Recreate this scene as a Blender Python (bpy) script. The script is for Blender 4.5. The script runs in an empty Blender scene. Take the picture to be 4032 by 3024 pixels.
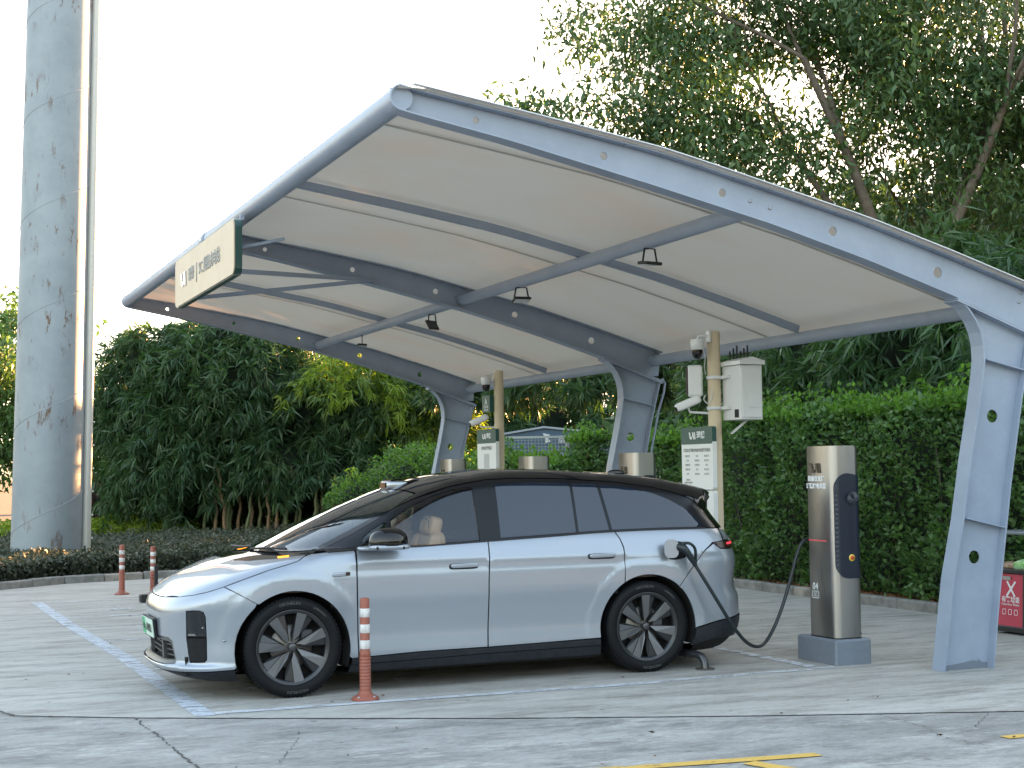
import bpy, math, random
import numpy as np
from mathutils import Vector, Matrix
from mathutils.geometry import delaunay_2d_cdt
R = math.radians
scene = bpy.context.scene
col = scene.collection

# ------------------------------------------------------------------ camera
PITCH, ROLL, YAW, CAM_H = 0.0576, -0.0138, 0.3937, 1.712
cd = bpy.data.cameras.new('camera'); cam = bpy.data.objects.new('camera', cd); col.objects.link(cam)
cd.sensor_width = 36.0; cd.lens = 5900/4032*36; cd.clip_start = .1; cd.clip_end = 3000
_d0 = Vector((math.sin(YAW), math.cos(YAW), 0)); _r0 = Vector((math.cos(YAW), -math.sin(YAW), 0)); _u0 = Vector((0, 0, 1))
_d = _d0*math.cos(PITCH)+_u0*math.sin(PITCH); _u = -_d0*math.sin(PITCH)+_u0*math.cos(PITCH)
_r = _r0*math.cos(ROLL)+_u*math.sin(ROLL); _u2 = -_r0*math.sin(ROLL)+_u*math.cos(ROLL)
cam.matrix_world = Matrix(((_r.x, _u2.x, -_d.x, 0), (_r.y, _u2.y, -_d.y, 0), (_r.z, _u2.z, -_d.z, CAM_H), (0, 0, 0, 1)))
scene.camera = cam

# ------------------------------------------------------------------ light
SUN_AZ = R(54)      # from +Y towards +X
SUN_EL = R(8.5)
EXPO = 4.7; SKY_STR = .07; SKY_SAT = .80
SKY_CAP = [q/2**EXPO/SKY_STR for q in (5.4, 4.5, 3.75)]
w = bpy.data.worlds.new("World"); scene.world = w; w.use_nodes = True
nt = w.node_tree; nt.nodes.clear()
sky = nt.nodes.new('ShaderNodeTexSky'); sky.sky_type = 'NISHITA'; sky.sun_disc = False
sky.sun_elevation = SUN_EL; sky.sun_rotation = SUN_AZ
sky.altitude = 50; sky.air_density = 1.0; sky.dust_density = 3.0; sky.ozone_density = 1.5
bg = nt.nodes.new('ShaderNodeBackground'); bg.inputs['Strength'].default_value = SKY_STR
wo = nt.nodes.new('ShaderNodeOutputWorld')
hs = nt.nodes.new('ShaderNodeHueSaturation'); hs.inputs['Saturation'].default_value = SKY_SAT
nt.links.new(sky.outputs[0], hs.inputs['Color'])
# thin evening cloud veil: evens the clear sky out towards one pale level, c * (1 - exp(-x / c))
sr = nt.nodes.new('ShaderNodeSeparateColor'); cr = nt.nodes.new('ShaderNodeCombineColor'); nt.links.new(hs.outputs[0], sr.inputs[0])
for ch, cap in zip(('Red', 'Green', 'Blue'), SKY_CAP):
    m1 = nt.nodes.new('ShaderNodeMath'); m1.operation = 'MULTIPLY'; m1.inputs[1].default_value = -1/cap
    m2 = nt.nodes.new('ShaderNodeMath'); m2.operation = 'EXPONENT'
    m3 = nt.nodes.new('ShaderNodeMath'); m3.operation = 'MULTIPLY_ADD'; m3.inputs[1].default_value = -cap; m3.inputs[2].default_value = cap
    nt.links.new(sr.outputs[ch], m1.inputs[0]); nt.links.new(m1.outputs[0], m2.inputs[0]); nt.links.new(m2.outputs[0], m3.inputs[0]); nt.links.new(m3.outputs[0], cr.inputs[ch])
nt.links.new(cr.outputs[0], bg.inputs[0])
nt.links.new(bg.outputs[0], wo.inputs[0])
sl = bpy.data.lights.new('sun', 'SUN'); sl.energy = 2.0; sl.angle = R(.6); sl.color = (1.0, .48, .17)
so = bpy.data.objects.new('sun', sl); col.objects.link(so)
sd = Vector((math.sin(SUN_AZ)*math.cos(SUN_EL), math.cos(SUN_AZ)*math.cos(SUN_EL), math.sin(SUN_EL)))
so.rotation_euler = sd.to_track_quat('Z', 'Y').to_euler(); so.location = sd*60
scene.view_settings.view_transform = 'Standard'; scene.view_settings.look = 'None'
scene.view_settings.gamma = 1; scene.view_settings.use_curve_mapping = False
scene.view_settings.exposure = EXPO
scene.render.engine = 'CYCLES'
scene.cycles.use_denoising = True
scene.cycles.max_bounces = 8; scene.cycles.transparent_max_bounces = 16
scene.cycles.sample_clamp_indirect = 6
scene.cycles.caustics_reflective = False; scene.cycles.caustics_refractive = False
random.seed(7); rng = np.random.default_rng(7)

# ------------------------------------------------------------------ materials
MATS = {}
def mat(name, c=(.5,.5,.5), rough=.5, metal=0., coat=0., emis=None, es=0., noise=None, bump=None, spec=.5, trans=None, alpha=None):
    """noise=(scale, amount, c2); bump=(scale, strength)"""
    if name in MATS: return MATS[name]
    m = bpy.data.materials.new(name); m.use_nodes = True; MATS[name] = m
    n = m.node_tree; b = n.nodes['Principled BSDF']
    b.inputs['Base Color'].default_value = (*c, 1); b.inputs['Roughness'].default_value = rough
    b.inputs['Metallic'].default_value = metal; b.inputs['Coat Weight'].default_value = coat
    b.inputs['Coat Roughness'].default_value = .04; b.inputs['Specular IOR Level'].default_value = spec
    if emis: b.inputs['Emission Color'].default_value = (*emis, 1); b.inputs['Emission Strength'].default_value = es
    if noise or bump:
        tc = n.nodes.new('ShaderNodeTexCoord')
    if noise:
        sc, am, c2 = noise[:3]
        t = n.nodes.new('ShaderNodeTexNoise'); t.inputs['Scale'].default_value = sc; t.inputs['Detail'].default_value = 6; t.inputs['Roughness'].default_value = .65
        n.links.new(tc.outputs['Object'], t.inputs['Vector'])
        rp = n.nodes.new('ShaderNodeMapRange'); rp.inputs['From Min'].default_value = .38; rp.inputs['From Max'].default_value = .68
        rp.inputs['To Max'].default_value = am
        n.links.new(t.outputs['Fac'], rp.inputs['Value'])
        mx = n.nodes.new('ShaderNodeMix'); mx.data_type = 'RGBA'; mx.inputs['A'].default_value = (*c, 1); mx.inputs['B'].default_value = (*c2, 1)
        n.links.new(rp.outputs[0], mx.inputs['Factor']); n.links.new(mx.outputs['Result'], b.inputs['Base Color'])
    if bump:
        t2 = n.nodes.new('ShaderNodeTexNoise'); t2.inputs['Scale'].default_value = bump[0]; t2.inputs['Detail'].default_value = 4
        n.links.new(tc.outputs['Object'], t2.inputs['Vector'])
        bp = n.nodes.new('ShaderNodeBump'); bp.inputs['Strength'].default_value = bump[1]; bp.inputs['Distance'].default_value = .01
        n.links.new(t2.outputs['Fac'], bp.inputs['Height']); n.links.new(bp.outputs[0], b.inputs['Normal'])
    return m

def glass(name, tint, rough=0.02, spec_ior=1.5, base=(.01,.012,.015)):
    """thin tinted pane: see-through by tint, mirror-like by fresnel"""
    m = bpy.data.materials.new(name); m.use_nodes = True; MATS[name] = m
    n = m.node_tree; n.nodes.clear()
    o = n.nodes.new('ShaderNodeOutputMaterial'); tr = n.nodes.new('ShaderNodeBsdfTransparent'); tr.inputs[0].default_value = (*tint, 1)
    gl = n.nodes.new('ShaderNodeBsdfGlossy'); gl.inputs['Roughness'].default_value = rough; gl.inputs['Color'].default_value = (.9,.95,1,1)
    fr = n.nodes.new('ShaderNodeFresnel'); fr.inputs['IOR'].default_value = spec_ior
    ad = n.nodes.new('ShaderNodeMath'); ad.operation = 'MULTIPLY_ADD'; ad.inputs[1].default_value = 1.3; ad.inputs[2].default_value = .04
    n.links.new(fr.outputs[0], ad.inputs[0])
    mx = n.nodes.new('ShaderNodeMixShader'); n.links.new(ad.outputs[0], mx.inputs[0])
    n.links.new(tr.outputs[0], mx.inputs[1]); n.links.new(gl.outputs[0], mx.inputs[2]); n.links.new(mx.outputs[0], o.inputs[0])
    return m

def leafmat(name, c1, c2, trans=.35, rough=.45, tcol=None):
    """leaf colours vary leaf by leaf with the 'tint' attribute"""
    m = bpy.data.materials.new(name); m.use_nodes = True; MATS[name] = m
    n = m.node_tree; b = n.nodes['Principled BSDF']; o = n.nodes['Material Output']
    at = n.nodes.new('ShaderNodeAttribute'); at.attribute_name = 'tint'
    mx = n.nodes.new('ShaderNodeMix'); mx.data_type = 'RGBA'; mx.inputs['A'].default_value = (*c1, 1); mx.inputs['B'].default_value = (*c2, 1)
    n.links.new(at.outputs['Fac'], mx.inputs['Factor']); n.links.new(mx.outputs['Result'], b.inputs['Base Color'])
    b.inputs['Roughness'].default_value = rough; b.inputs['Specular IOR Level'].default_value = .4
    tl = n.nodes.new('ShaderNodeBsdfTranslucent')
    mm = n.nodes.new('ShaderNodeMix'); mm.data_type = 'RGBA'; mm.blend_type = 'MULTIPLY'; mm.inputs['Factor'].default_value = 1
    mm.inputs['B'].default_value = (*(tcol or (1.9, 2.0, .8)), 1)
    n.links.new(mx.outputs['Result'], mm.inputs['A']); n.links.new(mm.outputs['Result'], tl.inputs[0])
    ms = n.nodes.new('ShaderNodeMixShader'); ms.inputs[0].default_value = trans
    n.links.new(b.outputs[0], ms.inputs[1]); n.links.new(tl.outputs[0], ms.inputs[2]); n.links.new(ms.outputs[0], o.inputs[0])
    return m

# ------------------------------------------------------------------ object helpers
def link(o, parent=None):
    col.objects.link(o)
    if parent is not None: o.parent = parent
    return o
def root(name, label, cat, loc=(0,0,0), rz=0, group=None):
    o = bpy.data.objects.new(name, None); o.location = loc; o.rotation_euler = (0,0,rz); o.empty_display_size = .2
    o['label'] = label; o['category'] = cat
    if group: o['group'] = group
    return link(o)
def tag(o, label, cat, group=None):
    o['label'] = label; o['category'] = cat
    if group: o['group'] = group
    return o
def mesh_obj(name, V, Fc, m, parent=None, smooth=False, kind=None, loc=None):
    me = bpy.data.meshes.new(name)
    me.from_pydata([tuple(v) for v in V], [], [tuple(f) for f in Fc]); me.update()
    if m is not None:
        for q in (m if isinstance(m, (list, tuple)) else [m]): me.materials.append(q)
    if smooth: me.polygons.foreach_set('use_smooth', [True]*len(me.polygons))
    o = bpy.data.objects.new(name, me); link(o, parent)
    if loc is not None: o.location = loc
    if kind: o['kind'] = kind
    return o
def copy_thing(o, label=None, loc=None, rz=None):
    c = o.copy(); col.objects.link(c)
    if label: c['label'] = label
    if loc is not None: c.location = loc
    if rz is not None: c.rotation_euler = (0,0,rz)
    for ch in list(o.children):
        d = ch.copy(); col.objects.link(d); d.parent = c
        for g in list(ch.children):
            e = g.copy(); col.objects.link(e); e.parent = d
    return c

class MB:
    """collects simple solids and links them as one mesh object"""
    def __init__(s): s.V=[]; s.F=[]; s.S=[]
    def add(s, V, Fc, sm=False):
        k=len(s.V); s.V += [tuple(v) for v in V]; s.F += [tuple(i+k for i in f) for f in Fc]; s.S += [sm]*len(Fc); return s
    def box(s, c, d, rot=None, bev=0.):
        x,y,z=[q/2 for q in d]
        if bev>0:
            b=min(bev, x*.9, y*.9, z*.9); V=[];
            for sx in (-1,1):
                for sy in (-1,1):
                    for sz in (-1,1):
                        V += [(sx*(x-b),sy*(y-b),sz*z),(sx*(x-b),sy*y,sz*(z-b)),(sx*x,sy*(y-b),sz*(z-b))]
            def I(sx,sy,sz,k): return ((sx>0)*4+(sy>0)*2+(sz>0))*3+k
            Fc=[]
            for sz in (-1,1): q=[I(-1,-1,sz,0),I(1,-1,sz,0),I(1,1,sz,0),I(-1,1,sz,0)]; Fc.append(q if sz>0 else q[::-1])
            for sy in (-1,1): q=[I(-1,sy,-1,1),I(1,sy,-1,1),I(1,sy,1,1),I(-1,sy,1,1)]; Fc.append(q if sy<0 else q[::-1])
            for sx in (-1,1): q=[I(sx,-1,-1,2),I(sx,1,-1,2),I(sx,1,1,2),I(sx,-1,1,2)]; Fc.append(q if sx>0 else q[::-1])
            for sx in (-1,1):
                for sy in (-1,1): q=[I(sx,sy,-1,1),I(sx,sy,-1,2),I(sx,sy,1,2),I(sx,sy,1,1)]; Fc.append(q if sx*sy<0 else q[::-1])
                for sz in (-1,1): q=[I(sx,-1,sz,0),I(sx,-1,sz,2),I(sx,1,sz,2),I(sx,1,sz,0)]; Fc.append(q if sx*sz>0 else q[::-1])
            for sy in (-1,1):
                for sz in (-1,1): q=[I(-1,sy,sz,0),I(1,sy,sz,0),I(1,sy,sz,1),I(-1,sy,sz,1)]; Fc.append(q if sy*sz>0 else q[::-1])
            for sx in (-1,1):
                for sy in (-1,1):
                    for sz in (-1,1): q=[I(sx,sy,sz,0),I(sx,sy,sz,1),I(sx,sy,sz,2)]; Fc.append(q if sx*sy*sz<0 else q[::-1])
        else:
            V=[(-x,-y,-z),(x,-y,-z),(x,y,-z),(-x,y,-z),(-x,-y,z),(x,-y,z),(x,y,z),(-x,y,z)]
            Fc=[(0,3,2,1),(4,5,6,7),(0,1,5,4),(1,2,6,5),(2,3,7,6),(3,0,4,7)]
        M = rot if rot is not None else Matrix.Identity(3)
        return s.add([tuple(M@Vector(v)+Vector(c)) for v in V], Fc)
    def bar(s, p0, p1, wd, ht, up=(0,0,1)):
        a=Vector(p0); b=Vector(p1); d=(b-a).normalized(); si=d.cross(Vector(up)).normalized(); u=si.cross(d)
        V=[]
        for p in (a,b):
            for i,j in ((-1,-1),(1,-1),(1,1),(-1,1)): V.append(p+si*wd/2*i+u*ht/2*j)
        return s.add(V,[(3,2,1,0),(4,5,6,7),(0,1,5,4),(1,2,6,5),(2,3,7,6),(3,0,4,7)])
    def tube(s, path, r, seg=12, cap=True):
        P=[Vector(p) for p in path]; n=len(P); rr=r if hasattr(r,'__len__') else [r]*n
        V=[];Fc=[]; prev=None
        for i,p in enumerate(P):
            t=(P[min(i+1,n-1)]-P[max(i-1,0)]).normalized()
            if prev is None: a=t.orthogonal().normalized()
            else: a=(prev-t*prev.dot(t)).normalized()
            prev=a; b=t.cross(a)
            for k in range(seg):
                an=2*math.pi*k/seg; V.append(p+(a*math.cos(an)+b*math.sin(an))*rr[i])
        for i in range(n-1):
            for k in range(seg):
                k2=(k+1)%seg; Fc.append((i*seg+k,i*seg+k2,(i+1)*seg+k2,(i+1)*seg+k))
        s.add(V,Fc,True)
        if cap:
            s.add([V[k] for k in range(seg)],[tuple(range(seg))[::-1]]); s.add([V[(n-1)*seg+k] for k in range(seg)],[tuple(range(seg))])
        return s
    def lathe(s, prof, seg=32, M=None, closed=False):
        """prof: list of (r, h); axis = z"""
        V=[];Fc=[];n=len(prof)
        for r,h in prof:
            for k in range(seg):
                a=2*math.pi*k/seg; v=Vector((r*math.cos(a),r*math.sin(a),h)); V.append(M@v if M is not None else v)
        for i in range(n-1+(1 if closed else 0)):
            j=(i+1)%n
            for k in range(seg):
                k2=(k+1)%seg; Fc.append((i*seg+k,i*seg+k2,j*seg+k2,j*seg+k))
        return s.add(V,Fc,True)
    def superq(s, c, rad, e=.5, rot=None, nu=20, nv=12, flat=None):
        V=[];Fc=[]; sg=lambda v,p: math.copysign(abs(v)**p,v)
        for i in range(nv+1):
            la=-math.pi/2+math.pi*i/nv
            for k in range(nu):
                lo=2*math.pi*k/nu
                v=Vector((rad[0]*sg(math.cos(la),e)*sg(math.cos(lo),e),rad[1]*sg(math.cos(la),e)*sg(math.sin(lo),e),rad[2]*sg(math.sin(la),e)))
                if flat is not None: v.z=max(v.z,flat)
                V.append((rot@v if rot is not None else v)+Vector(c))
        for i in range(nv):
            for k in range(nu):
                k2=(k+1)%nu; Fc.append((i*nu+k,i*nu+k2,(i+1)*nu+k2,(i+1)*nu+k))
        return s.add(V,Fc,True)
    def build(s, name, m, parent=None, kind=None):
        o=mesh_obj(name, s.V, s.F, m, parent, kind=kind)
        o.data.polygons.foreach_set('use_smooth', s.S)
        return o

def pip(poly, P):
    x=P[:,0];y=P[:,1];c=np.zeros(len(P),bool);n=len(poly);j=n-1
    for i in range(n):
        xi,yi=poly[i];xj,yj=poly[j]
        if yi!=yj:
            t=((yi>y)!=(yj>y))&(x<(xj-xi)*(y-yi)/(yj-yi)+xi); c^=t
        j=i
    return c
def resample(poly,h):
    out=[]
    for i in range(len(poly)):
        a=np.array(poly[i],float);b=np.array(poly[(i+1)%len(poly)],float);n=max(1,int(np.ceil(np.linalg.norm(b-a)/h)))
        for k in range(n): out.append(tuple(a+(b-a)*k/n))
    return out
def area(poly): return .5*sum(poly[i][0]*poly[(i+1)%len(poly)][1]-poly[(i+1)%len(poly)][0]*poly[i][1] for i in range(len(poly)))
def inset_poly(poly,d):
    """move every edge inwards by d (outwards when negative)"""
    P=[np.array(p,float) for p in poly]; n=len(P); sgn=1 if area(poly)>0 else -1; out=[]
    for i in range(n):
        a,b,c=P[i-1],P[i],P[(i+1)%n]
        e1=(b-a)/(np.linalg.norm(b-a)+1e-12);e2=(c-b)/(np.linalg.norm(c-b)+1e-12)
        n1=np.array([-e1[1],e1[0]])*sgn;n2=np.array([-e2[1],e2[0]])*sgn
        m=n1+n2; q=m@m
        out.append(tuple(b+m*(2*d/max(q,.6)) ) if q>1e-6 else tuple(b+n1*d))
    return out
def cdt(outer, holes, h):
    """triangulate polygon with holes, with interior points about h apart"""
    loops=[resample(outer,h)]+[resample(x,h) for x in holes]
    pts=[];edges=[]
    for L in loops:
        k=len(pts); pts+=L; edges+=[(k+i,k+(i+1)%len(L)) for i in range(len(L))]
    A=np.array(pts); lo=A.min(0);hi=A.max(0)
    if h<min(hi-lo)*.9:
        gx,gy=np.meshgrid(np.arange(lo[0]+h/2,hi[0],h),np.arange(lo[1]+h/2,hi[1],h)); gx=gx+((np.arange(gx.shape[0])%2)*h/2)[:,None]
        G=np.stack([gx.ravel(),gy.ravel()],1); ok=pip(loops[0],G)
        for L in loops[1:]: ok&=~pip(L,G)
        G=G[ok]
        if len(G):
            d=np.sqrt(((G[:,None,:]-A[None])**2).sum(-1)).min(1); G=G[d>h*.55]
            pts=pts+[tuple(g) for g in G]
    vv,ee,ff,*_=delaunay_2d_cdt([Vector(p) for p in pts],edges,[],0,1e-6)
    P=np.array([tuple(v) for v in vv]); T=np.array([f for f in ff if len(f)==3])
    C=P[T].mean(1); ok=pip(loops[0],C)
    for L in loops[1:]: ok&=~pip(L,C)
    T=T[ok]; a=P[T]; s=(a[:,1,0]-a[:,0,0])*(a[:,2,1]-a[:,0,1])-(a[:,2,0]-a[:,0,0])*(a[:,1,1]-a[:,0,1])
    T=T[np.abs(s)>1e-10]; s=s[np.abs(s)>1e-10]; T[s<0]=T[s<0][:,::-1]
    used=np.unique(T); mp=-np.ones(len(P),int); mp[used]=np.arange(len(used))
    return P[used], mp[T]
def boundary(T):
    from collections import Counter
    c=Counter()
    for t in T:
        for i in range(3): c[(t[i],t[(i+1)%3])]+=1
    return [e for e in c if (e[1],e[0]) not in c]
def plate(mb, outer, holes, th, fn, h=9.):
    """flat plate of thickness th; fn(u, v, w) -> 3D, w = 0 or th"""
    P,T=cdt(outer,holes,h); n=len(P)
    V=[fn(p[0],p[1],0) for p in P]+[fn(p[0],p[1],th) for p in P]
    Fc=[tuple(t)[::-1] for t in T]+[tuple(t+n) for t in T]+[(a,b,b+n,a+n) for a,b in boundary(T)]
    return mb.add(V,Fc)
def circ(cx,cy,r,n=20): return [(cx+r*math.cos(2*math.pi*k/n),cy+r*math.sin(2*math.pi*k/n)) for k in range(n)]
def rrect(w_,h_,r,n=5,cx=0,cy=0):
    out=[]
    for sx,sy,a0 in ((1,1,0),(-1,1,90),(-1,-1,180),(1,-1,270)):
        for k in range(n+1):
            a=R(a0+90*k/n); out.append((cx+sx*(w_/2-r)+r*math.cos(a),cy+sy*(h_/2-r)+r*math.sin(a)))
    return out

def text_obj(name, s, size, m, parent, origin, xdir, ydir, align='CENTER', ext=.0015, squeeze=1., bold=0., fn=None, kind=None):
    """lettering as real mesh letters: origin, reading direction xdir, up direction ydir"""
    cu=bpy.data.curves.new('t','FONT'); cu.body=s; cu.size=size; cu.align_x=align; cu.align_y='CENTER'; cu.extrude=ext; cu.resolution_u=2; cu.offset=bold
    o=bpy.data.objects.new('t',cu); col.objects.link(o)
    bpy.context.view_layer.update()
    dg=bpy.context.evaluated_depsgraph_get(); me=bpy.data.meshes.new_from_object(o.evaluated_get(dg))
    bpy.data.objects.remove(o)
    X=Vector(xdir).normalized();Y=Vector(ydir).normalized();Z=X.cross(Y)
    n=len(me.vertices); c=np.empty(n*3); me.vertices.foreach_get('co',c); c=c.reshape(-1,3); c[:,0]*=squeeze
    if fn is not None: W=fn(c)
    else: W=np.array(origin)+c[:,:1]*np.array(X)+c[:,1:2]*np.array(Y)+c[:,2:]*np.array(Z)
    me.vertices.foreach_set('co',W.ravel()); me.materials.clear(); me.materials.append(m); me.update()
    q=bpy.data.objects.new(name,me); link(q,parent)
    if kind: q['kind']=kind
    return q

# ================================================================== GROUND
def concrete(name, c1, c2, dark, stretch=(.24,1,1)):
    m = bpy.data.materials.new(name); m.use_nodes=True; MATS[name]=m; n=m.node_tree; b=n.nodes['Principled BSDF']
    tc=n.nodes.new('ShaderNodeTexCoord'); mp=n.nodes.new('ShaderNodeMapping'); mp.inputs['Rotation'].default_value=(0,0,.39); mp.inputs['Scale'].default_value=stretch
    n.links.new(tc.outputs['Object'],mp.inputs[0])
    def noise(sc,det,ro=.6,src=mp):
        t=n.nodes.new('ShaderNodeTexNoise'); t.inputs['Scale'].default_value=sc; t.inputs['Detail'].default_value=det; t.inputs['Roughness'].default_value=ro
        n.links.new(src.outputs[0],t.inputs['Vector']); return t
    def rng_(t,a,b2,lo=0,hi=1):
        r=n.nodes.new('ShaderNodeMapRange'); r.inputs['From Min'].default_value=a; r.inputs['From Max'].default_value=b2; r.inputs['To Min'].default_value=lo; r.inputs['To Max'].default_value=hi
        n.links.new(t.outputs[0] if hasattr(t,'outputs') else t,r.inputs['Value']); return r
    def mix(f,a,b2,bt='MIX'):
        x=n.nodes.new('ShaderNodeMix'); x.data_type='RGBA'; x.blend_type=bt
        n.links.new(f.outputs[0],x.inputs['Factor'])
        for k,v in (('A',a),('B',b2)):
            if isinstance(v,tuple): x.inputs[k].default_value=(*v,1)
            else: n.links.new(v,x.inputs[k])
        return x.outputs['Result']
    base=mix(rng_(noise(.8,8),.35,.65),c1,c2)
    base=mix(rng_(noise(4.5,10,.8),.46,.62,0,.85),base,dark)
    base=mix(rng_(noise(2.6,10,.8),.53,.63,0,.75),base,(.55,.54,.51))
    base=mix(rng_(noise(14,8,.8),.55,.70,0,.5),base,dark)
    base=mix(rng_(noise(70,3,.7),.45,.75,0,.4),base,tuple(q*.8 for q in dark))
    base=mix(rng_(noise(.55,6,.7,tc),.48,.60,0,.5),base,dark)
    vo=n.nodes.new('ShaderNodeTexVoronoi'); vo.inputs['Scale'].default_value=2.3; vo.inputs['Randomness'].default_value=1; n.links.new(tc.outputs['Object'],vo.inputs['Vector'])
    ds=noise(9,5,.7,tc); am=n.nodes.new('ShaderNodeMath'); am.operation='MULTIPLY_ADD'; am.inputs[1].default_value=.10; n.links.new(ds.outputs[0],am.inputs[0]); n.links.new(vo.outputs['Distance'],am.inputs[2])
    base=mix(rng_(am,.085,.12,.55,0),base,tuple(q*.45 for q in dark))
    sp=noise(22,4,.6,tc); base=mix(rng_(sp,.66,.74,0,.4),base,(.62,.62,.60))
    n.links.new(base,b.inputs['Base Color']); b.inputs['Roughness'].default_value=.85; b.inputs['Specular IOR Level'].default_value=.3
    bp=n.nodes.new('ShaderNodeBump'); bp.inputs['Strength'].default_value=.6; bp.inputs['Distance'].default_value=.008
    n.links.new(noise(45,6,.7,tc).outputs[0],bp.inputs['Height']); n.links.new(bp.outputs[0],b.inputs['Normal'])
    return m
M_bay=concrete('bay_concrete',(.49,.475,.445),(.40,.388,.36),(.23,.22,.20))
M_road=concrete('old_concrete',(.40,.394,.378),(.30,.295,.285),(.17,.167,.16),stretch=(.4,1,1))
M_soil=mat('soil',(.075,.055,.04),.95,noise=(9,1,(.13,.09,.065)),bump=(30,.8))
def struct(name,V,Fc,m,z=None):
    o=mesh_obj(name,V,Fc,m); o['kind']='structure'; return o
mb=MB().add([(-900,-900,-.06),(900,-900,-.06),(900,900,-.06),(-900,900,-.06)],[(0,1,2,3)]); g=mb.build('ground',M_soil); g['kind']='structure'
JX=[-40,-6,.763,.849,1.629,2.378,3.968,5.57,7.267,9.5,30]; JY=[31.,15.8,11.72,11.45,10.94,10.53,9.71,9.0,8.34,7.45,-.5]
V=[];Fc=[]
k=len(JX)
for x,y in zip(JX,JY): V.append((x,y-.006,-.004))
for x,y in zip(JX,JY): V.append((x,y-.006-45,-.004))
Fc=[(i,k+i,k+i+1,i+1) for i in range(k-1)]
struct('road',V,Fc,M_road)
KL=[(-30,14.),(-4,21.4),(.2,23.3),(1.56,24.2),(2.6,25.0),(3.9,25.4),(6,25.4),(9.5,25.4)]
bay=[(x,y+.006) for x,y in zip(JX,JY)][1:-1]+[(11.12,6.6),(11.12,26),(9.5,25.5)]+KL[::-1][1:]
V=[(x,y,0) for x,y in bay]; P_,T_=cdt(bay,[],99)
struct('pavement',[(p[0],p[1],0) for p in P_],[tuple(t) for t in T_],M_bay)
# joint and cracks: narrow jagged strips, dark open joints
M_crack=mat('crack_dirt',(.085,.08,.075),.95)
def crack(pts,w0,seedv,z=.0005,jit=.012,name='crack',gap=.25):
    rr=random.Random(seedv); Q=[]
    for i in range(len(pts)-1):
        a=Vector(pts[i]);b=Vector(pts[i+1]);n=max(2,int((b-a).length/.035))
        for k in range(n): Q.append(a+(b-a)*(k/n)+Vector((rr.uniform(-1,1),rr.uniform(-1,1)))*jit)
    Q.append(Vector(pts[-1])); V=[];Fc=[]
    for i,q in enumerate(Q):
        t=(Q[min(i+1,len(Q)-1)]-Q[max(i-1,0)]).normalized(); nn=Vector((-t.y,t.x)); ww=w0*rr.uniform(.15,1.1)*.8
        V+=[(*(q+nn*ww),z),(*(q-nn*ww),z)]
    for i in range(len(Q)-1):
        if rr.random()>gap: Fc.append((2*i,2*i+1,2*i+3,2*i+2))
    o=struct(name,V,Fc,M_crack); return o
crack([(x,y) for x,y in zip(JX[1:-1],JY[1:-1])],.006,3,.004,.004,'expansion_joint',.04)
crack([(.3,12.0),(.763,11.66),(.849,11.40),(1.16,11.22)],.012,5,.0045,.012,'crack',.1)
crack([(1.633,10.93),(1.623,10.636),(1.652,10.144),(1.665,9.583),(1.678,9.016),(1.657,8.634),(1.7,8.0)],.011,8,.001,.012)
crack([(1.683,9.04),(2.009,8.902),(2.204,8.822)],.007,9,.001,.01,'crack',.15)
crack([(2.204,8.822),(2.666,8.642),(3.3,8.38),(4.2,8.06)],.004,10,.001,.012,'crack',.5)
crack([(2.524,9.86),(2.50,9.72)],.006,12,.001,.010,'crack',.1)
crack([(2.468,9.62),(2.33,9.295),(2.147,8.842)],.005,13,.001,.014,'crack',.25)
crack([(6.306,8.70),(6.285,8.373),(6.285,8.161),(6.13,7.808),(6.2,7.4)],.006,11,.001,.012,'crack',.2)
crack([(7.021,8.40),(6.617,8.045),(6.329,7.809)],.006,14,.001,.012,'crack',.3)
crack([(4.9,9.2),(5.15,8.9),(5.6,8.66)],.004,15,.001,.012,'crack',.5)
# kerbs: stones laid end to end
M_kerb=mat('kerb_stone',(.27,.265,.25),.9,noise=(6,.9,(.13,.13,.125)),bump=(28,.6))
M_kerb2=mat('kerb_stone_pale',(.36,.33,.29),.9,noise=(5,.9,(.15,.14,.13)),bump=(28,.6))
def kerb_line(pts,left,h=.12,wd=.14,step=.75,name='kerb'):
    kr=bpy.data.objects.new(name,None); link(kr); kr['kind']='structure'
    i=0;pos=0
    L=[];P=[Vector(p) for p in pts]
    for a,b in zip(P,P[1:]):
        n=max(1,round((b-a).length/step))
        for q in range(n):
            L.append((a+(b-a)*(q/n),a+(b-a)*((q+1)/n)))
    for q,(a,b) in enumerate(L):
        d=(b-a);l=d.length;d.normalize();nn=Vector((-d.y,d.x))*left; c=(a+b)/2+nn*wd/2
        ang=math.atan2(d.y,d.x); hh=h+random.uniform(-.006,.006)
        MB().box((c.x,c.y,hh/2-.03),(l-.008,wd,hh+.06),Matrix.Rotation(ang+random.uniform(-.004,.004),3,'Z'),bev=.018).build('kerb_stone',M_kerb2 if random.random()<.25 else M_kerb,kr)
kerb_line([p for p in KL if p[0]>-5]+[(11.1,25.42)],1,name='kerb')
kerb_line([(11.12,25.3),(11.12,4.5)],1,name='kerb')
# planting beds behind the kerbs
V=[(x,y+.1,.07) for x,y in KL]+[(11.2,25.5,.07),(11.2,70,.07),(-30,70,.07)]; P_,T_=cdt([(v[0],v[1]) for v in V],[],99)
struct('planting_bed',[(p[0],p[1],.07) for p in P_],[tuple(t) for t in T_],M_soil)
struct('planting_bed',[(11.22,2,.075),(40,2,.075),(40,70,.075),(11.22,70,.075)],[(0,1,2,3)],M_soil)

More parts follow.
